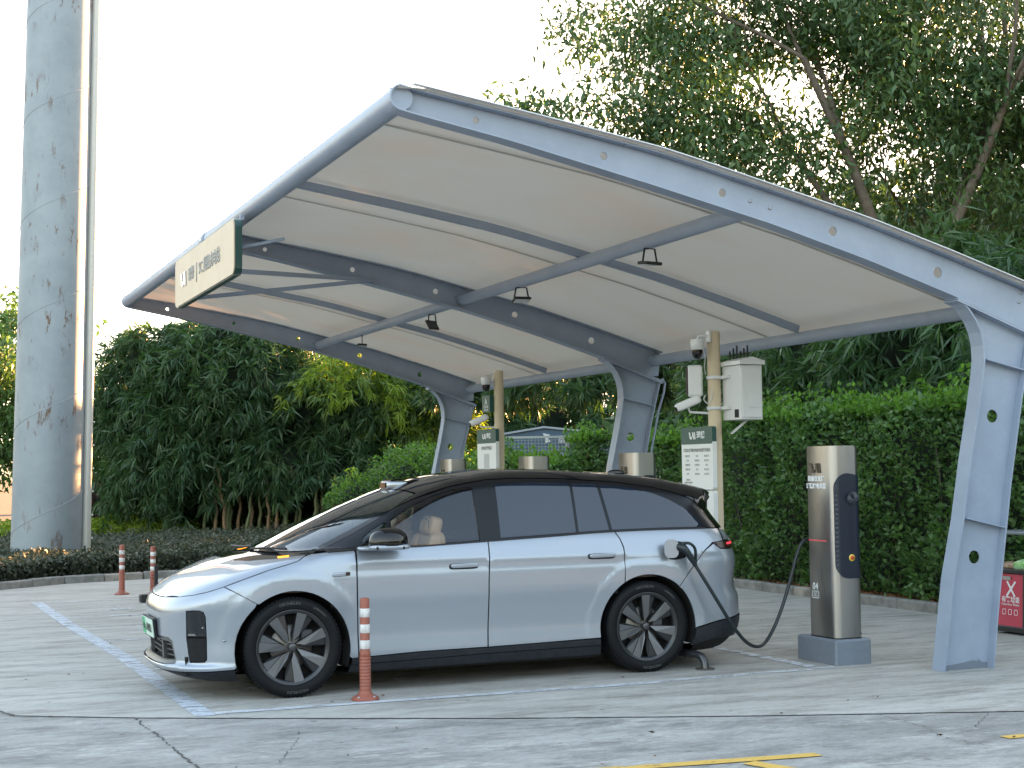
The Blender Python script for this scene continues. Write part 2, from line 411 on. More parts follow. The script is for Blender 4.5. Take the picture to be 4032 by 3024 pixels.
# painted markings: worn sheets of paint
def paintmat(name,c,wear,under,scale=6.):
    m=bpy.data.materials.new(name); m.use_nodes=True; MATS[name]=m; n=m.node_tree; b=n.nodes['Principled BSDF']; o=n.nodes['Material Output']
    tc=n.nodes.new('ShaderNodeTexCoord'); mp=n.nodes.new('ShaderNodeMapping'); mp.inputs['Rotation'].default_value=(0,0,.39); mp.inputs['Scale'].default_value=(.3,1,1)
    n.links.new(tc.outputs['Object'],mp.inputs[0])
    t=n.nodes.new('ShaderNodeTexNoise'); t.inputs['Scale'].default_value=scale; t.inputs['Detail'].default_value=8; t.inputs['Roughness'].default_value=.75
    n.links.new(mp.outputs[0],t.inputs['Vector'])
    r=n.nodes.new('ShaderNodeMapRange'); r.inputs['From Min'].default_value=wear-.05; r.inputs['From Max'].default_value=wear+.05; n.links.new(t.outputs[0],r.inputs['Value'])
    tr=n.nodes.new('ShaderNodeBsdfTransparent'); ms=n.nodes.new('ShaderNodeMixShader'); n.links.new(r.outputs[0],ms.inputs[0])
    n.links.new(b.outputs[0],ms.inputs[1]); n.links.new(tr.outputs[0],ms.inputs[2]); n.links.new(ms.outputs[0],o.inputs[0])
    b.inputs['Base Color'].default_value=(*c,1); b.inputs['Roughness'].default_value=.7
    return m
M_white=paintmat('worn_white_paint',(.58,.61,.66),.54,None,9.)
M_fade=paintmat('faded_white_paint',(.60,.62,.64),.50,None,9.)
M_front=paintmat('bay_front_paint',(.50,.54,.60),.555,None,14.)
M_yel=paintmat('yellow_paint',(.62,.40,.09),.60,None,8.)
def strip(name,pts,wd,m,z=.004,off=0.):
    V=[];Fc=[];P=[]
    for a,b in zip(pts,pts[1:]):
        a=Vector(a);b=Vector(b);n=max(1,int((b-a).length/.12)); P+=[a+(b-a)*k/n for k in range(n)]
    P.append(Vector(pts[-1]))
    for i,p in enumerate(P):
        t=(P[min(i+1,len(P)-1)]-P[max(i-1,0)]).normalized(); nn=Vector((-t.y,t.x))
        w1=wd/2+random.uniform(-.004,.004)
        V+=[(*(p+nn*(w1+off)),z),(*(p-nn*w1),z)]
    Fc=[(2*i,2*i+1,2*i+3,2*i+2) for i in range(len(P)-1)]
    return struct(name,V,Fc,m)
strip('bay_front_line',[(1.87,21.5),(1.93,18.),(2.06,14.6),(2.09,10.78)],.15,M_front,.004)
strip('bay_side_line',[(2.17,10.86),(3.5,10.83),(5.5,10.76),(7.46,10.86)],.10,M_white,.004)
for y,x1 in ((13.58,7.3),(16.12,7.3),(18.98,7.3),(21.36,7.3)):
    strip('bay_side_line',[(1.98+.02*(21-y)/5,y),(x1,y)],.09,M_white,.0045)
strip('bay_back_line',[(7.30,10.95),(7.26,13.0),(7.25,16.),(7.25,21.4)],.12,M_white,.005)
strip('yellow_line',[(3.4,7.86),(4.93,7.67),(5.12,7.65)],.11,M_yel,.002)
strip('yellow_line',[(6.46,7.60),(9,7.45)],.10,M_yel,.002)
strip('yellow_line',[(4.62,7.62),(4.80,7.1),(5.0,6.4)],.12,M_yel,.0028)
for y in (20.1,17.5,14.9,12.2):
    text_obj('bay_lettering','充电',.42,M_fade,None,(2.72,y,.0045),(0,-1,0),(1,0,0),ext=0,bold=.006)['kind']='structure'
    text_obj('bay_lettering','车位',.42,M_fade,None,(3.75,y,.0045),(0,-1,0),(1,0,0),ext=0,bold=.006)['kind']='structure'

# ================================================================== CARPORT CANOPY
M_steel=mat('painted_steel',(.305,.362,.455),.44,.0,coat=.15,noise=(2.6,.8,(.25,.30,.385)),bump=(260,.05))
M_steelchip=mat('galvanised_bolt',(.42,.43,.44),.4,.8)
M_patch=mat('repaint_patch',(.17,.20,.25),.6)
def lin(xs,ys):
    return lambda x: float(np.interp(x,xs,ys))
topz=lin([3.30,3.48,4.646,5.476,5.82,7.369,8.232,8.981,9.25],[4.52,4.487,4.306,4.165,4.09,3.724,3.477,3.247,3.16])
botz=lin([3.33,3.37,4.251,5.47,6.5,7.41,8.314,8.97,9.16],[4.335,4.329,4.165,3.896,3.655,3.404,3.121,2.89,2.82])
YF=(10.25,17.03,23.66)
can=root('carport_canopy','large grey steel cantilever canopy with beige fabric roof standing over the silver car','canopy',(8.3,17,0))
can.location=(0,0,0)
beam_holes=[(3.994,4.395,.023),(5.045,4.202,.028),(6.086,3.97,.033),(7.121,3.70,.038),(8.165,3.345,.044)]
beam_holes=[(x,(topz(x)+botz(x))/2-.0,r) for x,z,r in [(3.994,0,.026),(5.045,0,.030),(6.086,0,.034),(7.121,0,.039),(8.165,0,.044)]]
FW=.16
xs=np.linspace(3.33,9.14,40)
mbw=MB()
outer=[(x,topz(x)-.012) for x in xs]+[(9.11,2.895)]+[(x,botz(x)+.012) for x in xs[::-1][1:]]
plate(mbw,outer,[circ(x,z,r) for x,z,r in beam_holes],.012,lambda u,v,w_:(u,w_-.006,v),h=.35)
def flange(pts,wd,th,mbx=None,edge=0):
    """strip along a polyline in the x-z plane, width along y"""
    mbx=mbx or MB(); P=[Vector((p[0],0,p[1])) for p in pts]; V=[]
    for i,p in enumerate(P):
        t=(P[min(i+1,len(P)-1)]-P[max(i-1,0)]).normalized(); nn=Vector((-t.z,0,t.x))
        V+=[p+nn*th/2+Vector((0,-wd/2,0)),p+nn*th/2+Vector((0,wd/2,0)),p-nn*th/2+Vector((0,wd/2,0)),p-nn*th/2+Vector((0,-wd/2,0))]
    Fc=[]
    for i in range(len(P)-1):
        for k in range(4): Fc.append((4*i+k,4*i+(k+1)%4,4*i+4+(k+1)%4,4*i+4+k))
    n=len(P)-1; Fc+=[(0,3,2,1)[::1],(4*n,4*n+1,4*n+2,4*n+3)]
    return mbx.add(V,Fc)
# rounded nose joins top and bottom flange
nose=[(3.40+.09*math.cos(a),4.42+.092*math.sin(a)) for a in np.linspace(R(100),R(262),14)]
fl=[(x,topz(x)) for x in xs[::-1] if x>3.45]+nose+[(x,botz(x)) for x in xs if x>3.45]
colfront=[(8.060,.0),(8.08,.10),(8.185,.758),(8.308,1.261),(8.407,1.77),(8.503,2.196),(8.558,2.47),(8.575,2.60),(8.572,2.72),(8.548,2.83),(8.50,2.93),(8.42,3.03),(8.325,3.105)]
colrear=[(8.555,0.),(8.64,.60),(8.80,1.55),(8.95,2.28),(9.085,2.80)]
web=[(8.066,0.)]+colfront[1:-1]+[(8.34,3.10),(9.08,2.815)]+colrear[::-1][1:]
mbc=MB(); plate(mbc,web,[circ(8.693,2.118,.056),circ(8.456,.929,.056)],.010,lambda u,v,w_:(u,w_-.005,v),h=.35)
cfm=flange([(x-.006,z) for x,z in colfront],FW,.014); crm=flange([(x+.006,z) for x,z in colrear],FW,.014)
stfs=[]
for (x0,z0,x1,z1) in ((8.60,2.60,9.03,2.505),(8.33,1.262,8.735,1.172)):
    for s in (-1,1): stfs.append(MB().bar((x0,s*.043,z0),(x1,s*.043,z1),.072,.01))
tp=MB(); 
for dz in (-.005,-.024):
    tp.bar((8.30,0,3.118+dz),(9.13,0,2.823+dz),FW+.02,.016)
def bolts(mbx,L,yy,r=.014,th=.012):
    for x,z in L:
        M=Matrix.Translation((x,yy,z))@Matrix.Rotation(R(90),4,'X'); mbx.lathe([(0,th),(r*.8,th),(r,th*.6),(r,0)],6,M)
for i,Y in enumerate(YF):
    def sub(mbx,name,kindm=M_steel,par=can):
        o=mbx.build(name,kindm,par); o.location=(0,Y,0); return o
    if i==0:
        proto={}
        proto['beam']=sub(mbw,'roof_beam'); 
        b2=flange(fl,FW,.012).build('beam_flange',M_steel,proto['beam'])
        
        for q in [(3.471,4.444),(3.461,4.364),(6.34,3.835),(6.52,3.79),(9.04,3.187),(9.016,3.105)]: bm=MB(); bolts(bm,[q],-.006); bm.build('bolt',M_steelchip,proto['beam'])
        bm2=MB()
        for x in np.arange(3.6,9.1,.32): bm2.box((x,-.055,topz(x)-.012),(.016,.016,.014))
        bm2.build('screw_row',M_patch,proto['beam'],kind='stuff')
        proto['col']=sub(mbc,'column'); cfm.build('column_flange',M_steel,proto['col']); crm.build('column_flange',M_steel,proto['col'])
        [q.build('stiffener',M_steel,proto['col']) for q in stfs]; tp.build('cap_plate',M_steel,proto['col'])
        
        for q in [(8.529,3.015),(8.703,2.955),(8.88,2.893)]: bm=MB(); bolts(bm,[q],-.02,.013,.02); bm.build('bolt',M_steelchip,proto['col'])
        pm=MB(); plate(pm,[(8.075,.003),(8.56,.003),(8.555,.045),(8.50,.05),(8.45,.085),(8.47,.06),(8.40,.07),(8.30,.055),(8.20,.045),(8.10,.04)],[],.002,lambda u,v,w_:(u,w_-.008,v)); pm.build('repaint_patch',M_patch,proto['col'])
    else:
        for key in ('beam','col'):
            s0=proto[key]; c=s0.copy(); col.objects.link(c); c.parent=can; c.location=(0,Y,0)
            for ch in s0.children:
                if ch.name.startswith('repaint'): continue
                d=ch.copy(); col.objects.link(d); d.parent=c
MB().tube([(3.395,YF[0]-.05,4.42),(3.395,YF[2]+.06,4.42)],.092,20).build('eave_pipe',M_steel,can)
MB().lathe([(.093,-.11),(.103,-.11),(.103,.11),(.093,.11)],20,Matrix.Translation((3.395,17.25,4.42))@Matrix.Rotation(R(90),4,'X')).build('pipe_collar',M_steel,can)
for a,b in ((0,1),(1,2)):
    MB().tube([(6.42,YF[a]+.01,3.79),(6.42,YF[b]-.01,3.79)],.066,16).build('purlin_pipe',M_steel,can)
    MB().tube([(9.03,YF[a]+.01,3.09),(9.03,YF[b]-.01,3.09)],.068,16).build('purlin_pipe',M_steel,can)
for y in ((YF[0]+YF[1])/2,(YF[1]+YF[2])/2):
    flange([(x,topz(x)-.055) for x in np.linspace(3.46,9.0,24)],.055,.075).build('rafter',M_steel,can).location=(0,y,0)
# fabric roof
def fabric():
    m=bpy.data.materials.new('roof_fabric'); m.use_nodes=True; MATS['roof_fabric']=m; n=m.node_tree; b=n.nodes['Principled BSDF']; o=n.nodes['Material Output']
    tc=n.nodes.new('ShaderNodeTexCoord')
    t=n.nodes.new('ShaderNodeTexNoise'); t.inputs['Scale'].default_value=.9; t.inputs['Detail'].default_value=5; n.links.new(tc.outputs['Object'],t.inputs['Vector'])
    mx=n.nodes.new('ShaderNodeMix'); mx.data_type='RGBA'; mx.inputs['A'].default_value=(.74,.68,.59,1); mx.inputs['B'].default_value=(.75,.63,.52,1)
    r=n.nodes.new('ShaderNodeMapRange'); r.inputs['From Min'].default_value=.45; r.inputs['From Max'].default_value=.7; n.links.new(t.outputs[0],r.inputs['Value']); n.links.new(r.outputs[0],mx.inputs['Factor'])
    t2=n.nodes.new('ShaderNodeTexVoronoi'); t2.inputs['Scale'].default_value=11; n.links.new(tc.outputs['Object'],t2.inputs['Vector'])
    r2=n.nodes.new('ShaderNodeMapRange'); r2.inputs['From Min'].default_value=.03; r2.inputs['From Max'].default_value=.09; r2.inputs['To Min'].default_value=.25; r2.inputs['To Max'].default_value=0; n.links.new(t2.outputs['Distance'],r2.inputs['Value'])
    m2=n.nodes.new('ShaderNodeMix'); m2.data_type='RGBA'; m2.inputs['B'].default_value=(.30,.26,.2,1); n.links.new(r2.outputs[0],m2.inputs['Factor']); n.links.new(mx.outputs['Result'],m2.inputs['A'])
    n.links.new(m2.outputs['Result'],b.inputs['Base Color']); b.inputs['Roughness'].default_value=.75
    tl=n.nodes.new('ShaderNodeBsdfTranslucent'); n.links.new(m2.outputs['Result'],tl.inputs[0])
    ms=n.nodes.new('ShaderNodeMixShader'); ms.inputs[0].default_value=.13; n.links.new(b.outputs[0],ms.inputs[1]); n.links.new(tl.outputs[0],ms.inputs[2]); n.links.new(ms.outputs[0],o.inputs[0])
    return m
M_fab=fabric(); M_seam=mat('fabric_seam',(.52,.48,.42),.8)
ye=[10.13,11.25,14.55,17.9,21.15,23.78]
for a,b in zip(ye,ye[1:]):
    V=[];Fc=[];X_=np.linspace(3.36,9.26,28); ny=int((b-a)/.4)+2
    for x in X_:
        for k in range(ny):
            y=a+(b-a)*k/(ny-1)
            sag=0
            for c0,c1 in ((YF[0],13.64),(13.64,YF[1]),(YF[1],20.35),(20.35,YF[2])):
                if c0<y<c1: sag=.018*math.sin(math.pi*(y-c0)/(c1-c0))
            z=topz(x)+.012+sag*math.sin(min(1,(x-3.36)/1.)*1.57)
            if x<3.47: z=4.515-(3.47-x)*.25
            V.append((x,y,z))
    N=len(V)
    Fc=[(i*ny+k,(i+1)*ny+k,(i+1)*ny+k+1,i*ny+k+1) for i in range(27) for k in range(ny-1)]
    mesh_obj('roof_membrane',V,Fc,M_fab,can,smooth=True)
for y in ye[1:-1]:
    flange([(x,topz(x)+.004) for x in np.linspace(3.46,9.2,24)],.045,.004).build('fabric_seam',M_seam,can).location=(0,y,0)
# edge angle that holds the fabric down on the near beam
for y in (ye[0],ye[-1]):
    flange([(x,topz(x)+.022) for x in np.linspace(3.47,9.24,24)],.05,.008).build('edge_trim',mat('edge_trim',(.55,.57,.6),.35,.5),can).location=(0,y,0)
MB().tube([(9.15,17.0,2.86),(9.19,17.0,2.80),(9.17,17.0,2.68),(9.09,17.0,2.45),(8.9,17.0,1.6),(8.62,17.0,.1)],.016,8).build('drain_pipe',M_steel,can)
MB().tube([(9.27,YF[0]-.1,3.13),(9.27,YF[2]+.1,3.13)],.012,8).build('hem_rod',M_fab,can)

# sign board hung under the eave
M_sgn=mat('sign_face',(.58,.465,.33),.45,noise=(3.,.6,(.50,.385,.26)))
M_green=mat('dark_green_metal',(.012,.055,.048),.3,coat=.3)
sg=root('hanging_sign_board','cream rounded sign board with dark green edge hung under the front eave pipe','sign',(3.17,16.5,4.0))
mbx=MB(); SW,SH=3.36,.575
mbx_o=rrect(SW,SH,.09)
plate(mbx,mbx_o,[],.07,lambda u,v,w_:(.075-w_,-u,v),h=9); b=mbx.build('board_case',M_green,sg)
mbx=MB(); plate(mbx,rrect(SW-.02,SH-.02,.085),[],.012,lambda u,v,w_:(.004-w_,-u,v),h=9); mbx.build('board_face',M_sgn,sg)
M_let=mat('sign_letters',(.36,.36,.35),.5); 
text_obj('lettering','理想',.17,M_let,sg,(-.012,.62,0),(0,-1,0),(0,0,1),bold=0,ext=.004)
text_obj('lettering','|',.24,M_let,sg,(-.012,.30,0),(0,-1,0),(0,0,1),ext=.004)
text_obj('lettering','5C 超级充电站',.18,M_let,sg,(-.012,-.42,0),(0,-1,0),(0,0,1),bold=0,ext=.004)
M_chrome=mat('chrome_letters',(.55,.56,.58),.15,.9)
def logo(par,o,s,m,xd,yd,th=.006):
    X=Vector(xd);Y=Vector(yd);Z=X.cross(Y); mbx=MB()
    f=lambda u,v,w_: tuple(Vector(o)+X*u*s+Y*v*s+Z*w_)
    plate(mbx,[(-.95,.5),(-.62,.5),(-.42,-.14),(-.05,-.14),(-.15,-.5),(-.5,-.5),(-.68,-.36)],[],th,f)
    plate(mbx,[(.0,.5),(.3,.5),(.62,-.5),(.32,-.5),(.2,-.12),(.06,-.12),(-.02,.12),(.12,.12)],[],th,f)
    plate(mbx,[(.5,.5),(.8,.5),(.98,-.5),(.72,-.5)],[],th,f)
    return mbx.build('emblem',m,par)
logo(sg,(-.012,1.08,0),.16,M_chrome,(0,-1,0),(0,0,1),.01)
st=MB()
J=Vector((5.28-3.17,17.0-16.5-.03,3.99-4.0))
for q in ((.06,-1.55,-.24),(.06,.6,-.27)): MB().bar(q,J,.05,.045).build('strut',M_steel,sg)
MB().bar((.06,-1.5,.0),(.55,-1.5,.12),.03,.03).build('strut',M_steel,sg)
MB().bar((.06,.45,.05),(.62,.45,.27),.03,.03).build('strut',M_steel,sg)
for yy in (-1.55,-.3,1.2): MB().box((.10,yy,.31),(.04,.03,.06)).build('hanger',M_steel,sg)

# floodlights under the middle purlin
M_blk=mat('black_metal',(.015,.015,.016),.45)
M_lens=mat('lamp_lens',(.62,.64,.66),.2)
def flood(loc,rz,tilt,label):
    f=root('floodlight',label,'floodlight',loc,rz,'floodlights under the middle roof pipe')
    yk=MB(); yk.bar((-.06,0,0),(.06,0,0),.02,.008); yk.bar((-.06,0,0),(-.085,0,-.13),.016,.008,(0,1,0)); yk.bar((.06,0,0),(.085,0,-.13),.016,.008,(0,1,0)); yk.build('yoke',M_blk,f)
    rt=Matrix.Rotation(tilt,3,'X')
    MB().box(Vector((0,0,-.135)),(.19,.14,.03),rt,bev=.008).build('housing',M_blk,f)
    MB().box(Vector((0,0,-.135))+rt@Vector((0,0,-.016)),(.16,.11,.006),rt).build('lens',M_lens,f)
    return f
flood((6.42,12.12,3.725),R(12),R(6),'nearest black floodlight, hanging level under the middle roof pipe above the car')
flood((6.42,15.15,3.725),R(-6),R(-14),'black floodlight beside the middle roof beam, under the pipe')
flood((6.42,18.10,3.725),R(30),R(58),'black floodlight tilted steeply, first one beyond the middle beam')
flood((6.42,21.2,3.725),R(75),R(4),'farthest small black floodlight next to the far beam')

# ================================================================== CAR
def lerpf(xs,ys):
    xs=np.array(xs,float);ys=np.array(ys,float)
    # monotone-ish smooth (catmull via pchip slopes)
    h=np.diff(xs);d=np.diff(ys)/h;m=np.zeros(len(xs))
    m[1:-1]=np.where(d[:-1]*d[1:]>0,2*d[:-1]*d[1:]/(d[:-1]+d[1:]+1e-12),0);m[0]=d[0];m[-1]=d[-1]
    def f(x):
        x=np.clip(np.asarray(x,float),xs[0],xs[-1]);i=np.clip(np.searchsorted(xs,x)-1,0,len(xs)-2)
        t=(x-xs[i])/h[i]
        return (2*t**3-3*t**2+1)*ys[i]+(t**3-2*t**2+t)*h[i]*m[i]+(-2*t**3+3*t**2)*ys[i+1]+(t**3-t**2)*h[i]*m[i+1]
    return f
def smax(a,b,k):
    h=np.maximum(k-np.abs(a-b),0)/k
    return np.maximum(a,b)+h*h*k*.25
def sst(x,a,b):
    t=np.clip((x-a)/(b-a),0,1);return t*t*(3-2*t)
Wz=lerpf([.08,.16,.24,.30,.45,.60,.75,.88,.98,1.08,1.18,1.3],[.90,.935,.958,.965,.957,.964,.975,.975,.960,.935,.905,.86])
Xn=lerpf([.08,.16,.21,.25,.29,.4,.6,.72,.8,.9,1.1],[.28,.12,.01,-.015,.03,.022,.008,.0,.018,.06,.15])
Xr=lerpf([.08,.18,.27,.42,.60,.66,.72,.92,1.0,1.1,1.18,1.3],[4.85,4.98,5.07,5.115,5.10,5.065,5.055,5.08,5.065,5.04,4.985,4.92])
Zh=lerpf([-.1,.0,.05,.13,.25,.4,.55,.8,1.1,1.5,2.5,3.5,4.6,4.85,4.95,5.1],[.6,.715,.765,.825,.905,.975,1.03,1.083,1.11,1.13,1.155,1.187,1.197,1.185,1.16,1.10])
Ch=lerpf([-.1,.5,1.0,1.3,5.1],[.10,.085,.04,.015,.01])
Zr=lerpf([.5,.70,.85,1.0,1.25,1.6,1.93,2.2,2.46,2.9,3.3,3.8,4.3,4.6,4.75,4.9,5.1],[.90,1.028,1.10,1.17,1.288,1.437,1.556,1.638,1.69,1.727,1.72,1.695,1.645,1.59,1.555,1.505,1.44])
Xg=lerpf([1.1,1.18,1.3,1.38,1.43,1.48,1.53,1.62],[4.99,4.97,4.89,4.855,4.89,4.955,4.955,4.85])
def F(p):
    x,y,z=p[...,0],np.abs(p[...,1]),p[...,2]
    W=Wz(z)
    for cx in (.93,3.98):
        r=np.hypot(x-cx,z-.38); W=W+.007*sst(r,.60,.54)*sst(z,.2,.3)
    n=3.0
    tf=np.maximum(0,1-(x-Xn(z))/.85); tr=np.maximum(0,1-(Xr(z)-x)/.62)
    rho=(tf**n+tr**n+(y/W)**n+1e-9)**(1/n)
    side=(rho-1)*.9
    top=z-(Zh(x)-Ch(x)*(y/.9)**2.2)
    k=.10-.05*sst(x,.7,1.3)
    L=smax(side,top*.9,k)
    zb=.125
    L=smax(L,zb-z,.03)
    # greenhouse
    Yg=.907-.42*(z-1.15)-.12*(z-1.15)**2
    tfg=0
    trg=np.maximum(0,1-(Xg(z)-x)/.55)
    sg=((trg**n+(y/np.maximum(Yg,.2))**n+1e-9)**(1/n)-1)*.8
    xs=x-.30*(y/.85)**2.4*(1-sst(x,1.6,2.6))
    tg=(z-(Zr(xs)-.045*(y/.7)**3))*.85
    G=smax(sg,tg,.09)
    G=np.where(z<1.0,G+ (1.0-z)*.5,G)
    G=smax(G,.95-z,.02)
    a,b=L,G; k2=.025
    h=np.maximum(k2-np.abs(a-b),0)/k2
    return np.minimum(a,b)-h*h*k2*.25
def grad(p,h=1.5e-3):
    g=np.stack([(F(p+np.eye(3)[i]*h)-F(p-np.eye(3)[i]*h)) for i in range(3)],-1)
    return g/np.linalg.norm(g,axis=-1,keepdims=True)
def hit(o,d,tmax,off=0.,steps=160):
    """first crossing F=off along rays o+t*d"""
    o=np.atleast_2d(o);d=np.atleast_2d(d);N=len(o)
    ts=np.linspace(0,tmax,steps);prev=F(o)-off;t0=np.zeros(N);t1=np.full(N,np.nan)
    for t in ts[1:]:
        v=F(o+d*t)-off;c=np.isnan(t1)&(v<=0);t1[c]=t;m=np.isnan(t1);t0[m]=t
    ok=~np.isnan(t1);t1=np.where(ok,t1,tmax)
    for _ in range(24):
        m=(t0+t1)/2;v=F(o+d*m[:,None])-off;t1=np.where(v<=0,m,t1);t0=np.where(v<=0,t0,m)
    return o+d*((t0+t1)/2)[:,None],ok
CAR=root('parked_car','silver electric estate car with black roof parked under the canopy, plugged in and charging','car',(1.935,12.28,0))
def noiseless_paint():
    m=bpy.data.materials.new('silver_paint'); m.use_nodes=True; n=m.node_tree; b=n.nodes['Principled BSDF']
    b.inputs['Base Color'].default_value=(.34,.378,.435,1); b.inputs['Metallic'].default_value=.6; b.inputs['Roughness'].default_value=.36
    b.inputs['Coat Weight'].default_value=1; b.inputs['Coat Roughness'].default_value=.02
    tc=n.nodes.new('ShaderNodeTexCoord'); v=n.nodes.new('ShaderNodeTexNoise'); v.inputs['Scale'].default_value=900; v.inputs['Detail'].default_value=1
    n.links.new(tc.outputs['Object'],v.inputs['Vector'])
    bp=n.nodes.new('ShaderNodeBump'); bp.inputs['Strength'].default_value=.12; bp.inputs['Distance'].default_value=.001
    n.links.new(v.outputs[0],bp.inputs['Height']); n.links.new(bp.outputs[0],b.inputs['Normal'])
    return m
M_paint=noiseless_paint()
M_gloss=mat('black_gloss',(.006,.006,.007),.05,0,spec=.55)
M_pillar=mat('pillar_black',(.007,.008,.010),.22,0,spec=.35)
M_plast=mat('black_plastic',(.014,.017,.022),.5,spec=.25,noise=(20,.5,(.035,.035,.04)))
M_inner=mat('cavity_black',(.006,.006,.006),.9)
G_clear=glass('window_glass',(.74,.84,.88),.0,1.38)
G_priv=mat('privacy_glass',(.008,.014,.028),.02,0,spec=.9,coat=.2)
G_shield=glass('windshield_glass',(.28,.30,.30),.0,1.6)
M_tan=mat('tan_leather',(.72,.38,.20),.5,bump=(60,.2))
M_grey_in=mat('cabin_trim',(.20,.15,.11),.7)
AX_C,AX_F=.45,1.05
def S2(x,z,off=0):
    p,ok=hit(np.array([[x,-1.4,z]]),np.array([[0,1.,0]]),1.4,off); return tuple(p[0])
def S3(L): return [S2(x,z) for x,z in L]
def to2(pr,P):
    P=np.array(P,float)
    if pr=='side': return [(p[0],p[2]) for p in P]
    if pr=='ax': return [(p[0],math.atan2(p[1],p[2]-AX_C)*.9) for p in P]
    if pr=='cf': return [(math.atan2(p[1],AX_F-p[0])*.95,p[2]) for p in P]
    if pr=='cr': return [(math.atan2(p[1],p[0]-4.2)*.9,p[2]) for p in P]
def rays_(pr,Q):
    u,v=Q[:,0],Q[:,1]; z0=np.zeros_like(u)
    if pr=='side': return np.stack([u,z0-1.4,v],1),np.tile([0,1.,0],(len(u),1)),1.38
    if pr=='ax':
        a=v/.9; d=np.stack([z0,np.sin(a),np.cos(a)],1); return np.stack([u,z0,z0+AX_C],1)+d*1.9,-d,1.88
    if pr=='cf':
        a=u/.95; d=np.stack([-np.cos(a),np.sin(a),z0],1); return np.stack([z0+AX_F,z0,v],1)+d*1.9,-d,1.88
    a=u/.9; d=np.stack([np.cos(a),np.sin(a),z0],1); return np.stack([z0+4.2,z0,v],1)+d*1.6,-d,1.58
def panel(name,pts,pr,m,parent=CAR,off=0.,inset=.0028,holes=(),h=.035,skirt=.014,mirror=False,label=None,both=False):
    P2=to2(pr,pts); P2=inset_poly(resample(P2,h),inset) if inset else P2
    H2=[inset_poly(resample(to2(pr,q),h),-inset) for q in holes]
    uv,T=cdt(P2,H2,h); o,d,tm=rays_(pr,uv); P,ok=hit(o,d,tm,off,steps=120)
    s=1 if off<=0 else 1
    N=grad(P)
    # orientation
    a=P[T]; fn=np.cross(a[:,1]-a[:,0],a[:,2]-a[:,0]); 
    if (fn*N[T[:,0]]).sum()<0: T=T[:,::-1]
    n=len(P); V=list(P); NN=list(N); Fc=[tuple(t) for t in T]
    if skirt:
        E=boundary([tuple(t) for t in T])
        for a_,b_ in E:
            e=P[b_]-P[a_]; sn=np.cross(e,N[a_]); sn/=np.linalg.norm(sn)+1e-9
            k=len(V); V+=[P[a_],P[b_],P[b_]-N[b_]*skirt,P[a_]-N[a_]*skirt]; NN+=[sn]*4; Fc.append((k+1,k,k+3,k+2))
    V=np.array(V);NN=np.array(NN); out=[]
    for mir in ((False,True) if both else (mirror,)):
        V2=V.copy();N2=NN.copy();F2=Fc
        if mir: V2[:,1]*=-1;N2[:,1]*=-1;F2=[f[::-1] for f in Fc]
        ob=mesh_obj(name,V2,F2,m,parent[mir] if isinstance(parent,tuple) else parent,smooth=True)
        ob.data.normals_split_custom_set_from_vertices([tuple(q) for q in N2])
        if label: ob['label']=label
        out.append(ob)
    return tuple(out) if both else out[0]
def arc(cx,cz,r,a0,a1,n=14): return [(cx+r*math.cos(R(a0+(a1-a0)*k/n)),cz+r*math.sin(R(a0+(a1-a0)*k/n))) for k in range(n+1)]
FA=(.93,.365,.447); RA=(3.98,.37,.450)
mir=lambda L:[(p[0],-p[1],p[2]) for p in L]
# --- inner shell (dark, shows in the gaps)
def shell():
    V=[];Fc=[]; xs_=np.concatenate([np.linspace(.12,.9,14),np.linspace(.97,4.3,40),np.linspace(4.37,5.0,12)]); ph=np.linspace(-2.4,2.4,61)
    o=[];d=[]
    for x in xs_:
        for a in ph: dd=np.array([0,math.sin(a),math.cos(a)]); o.append(np.array([x,0,.55])+dd*1.6); d.append(-dd)
    P,ok=hit(np.array(o),np.array(d),1.59,-.022,steps=120); n=len(ph)
    P=np.where(ok[:,None],P,np.array(o)+np.array(d)*1.59)
    for i in range(len(xs_)-1):
        for k in range(n-1):
            q=(i*n+k,(i+1)*n+k,(i+1)*n+k+1,i*n+k+1); c=P[list(q)].mean(0)
            if not all(ok[list(q)]): continue
            if c[2]>1.10 and 1.0<c[0]<4.75: continue
            if math.hypot(c[0]-.93,c[2]-.37)<.47 and abs(c[1])>.5: continue
            if math.hypot(c[0]-3.98,c[2]-.37)<.47 and abs(c[1])>.5: continue
            if c[0]<.2 and c[2]<.46 and abs(c[1])<.62: continue
            Fc.append(q)
    mesh_obj('body_shell',P,Fc,M_inner,CAR,smooth=True)
shell()
MB().box((2.45,0,.30),(2.2,1.75,.22),bev=.03).build('underbody',M_inner,CAR); MB().box((4.66,0,.30),(.46,1.50,.14)).build('rear_undertray',M_inner,CAR); MB().box((.33,0,.26),(.36,1.45,.14)).build('front_undertray',M_inner,CAR); MB().box((.85,0,.42),(1.3,1.05,.4)).build('front_subframe',M_inner,CAR); MB().box((4.15,0,.45),(1.3,1.05,.42)).build('rear_subframe',M_inner,CAR)
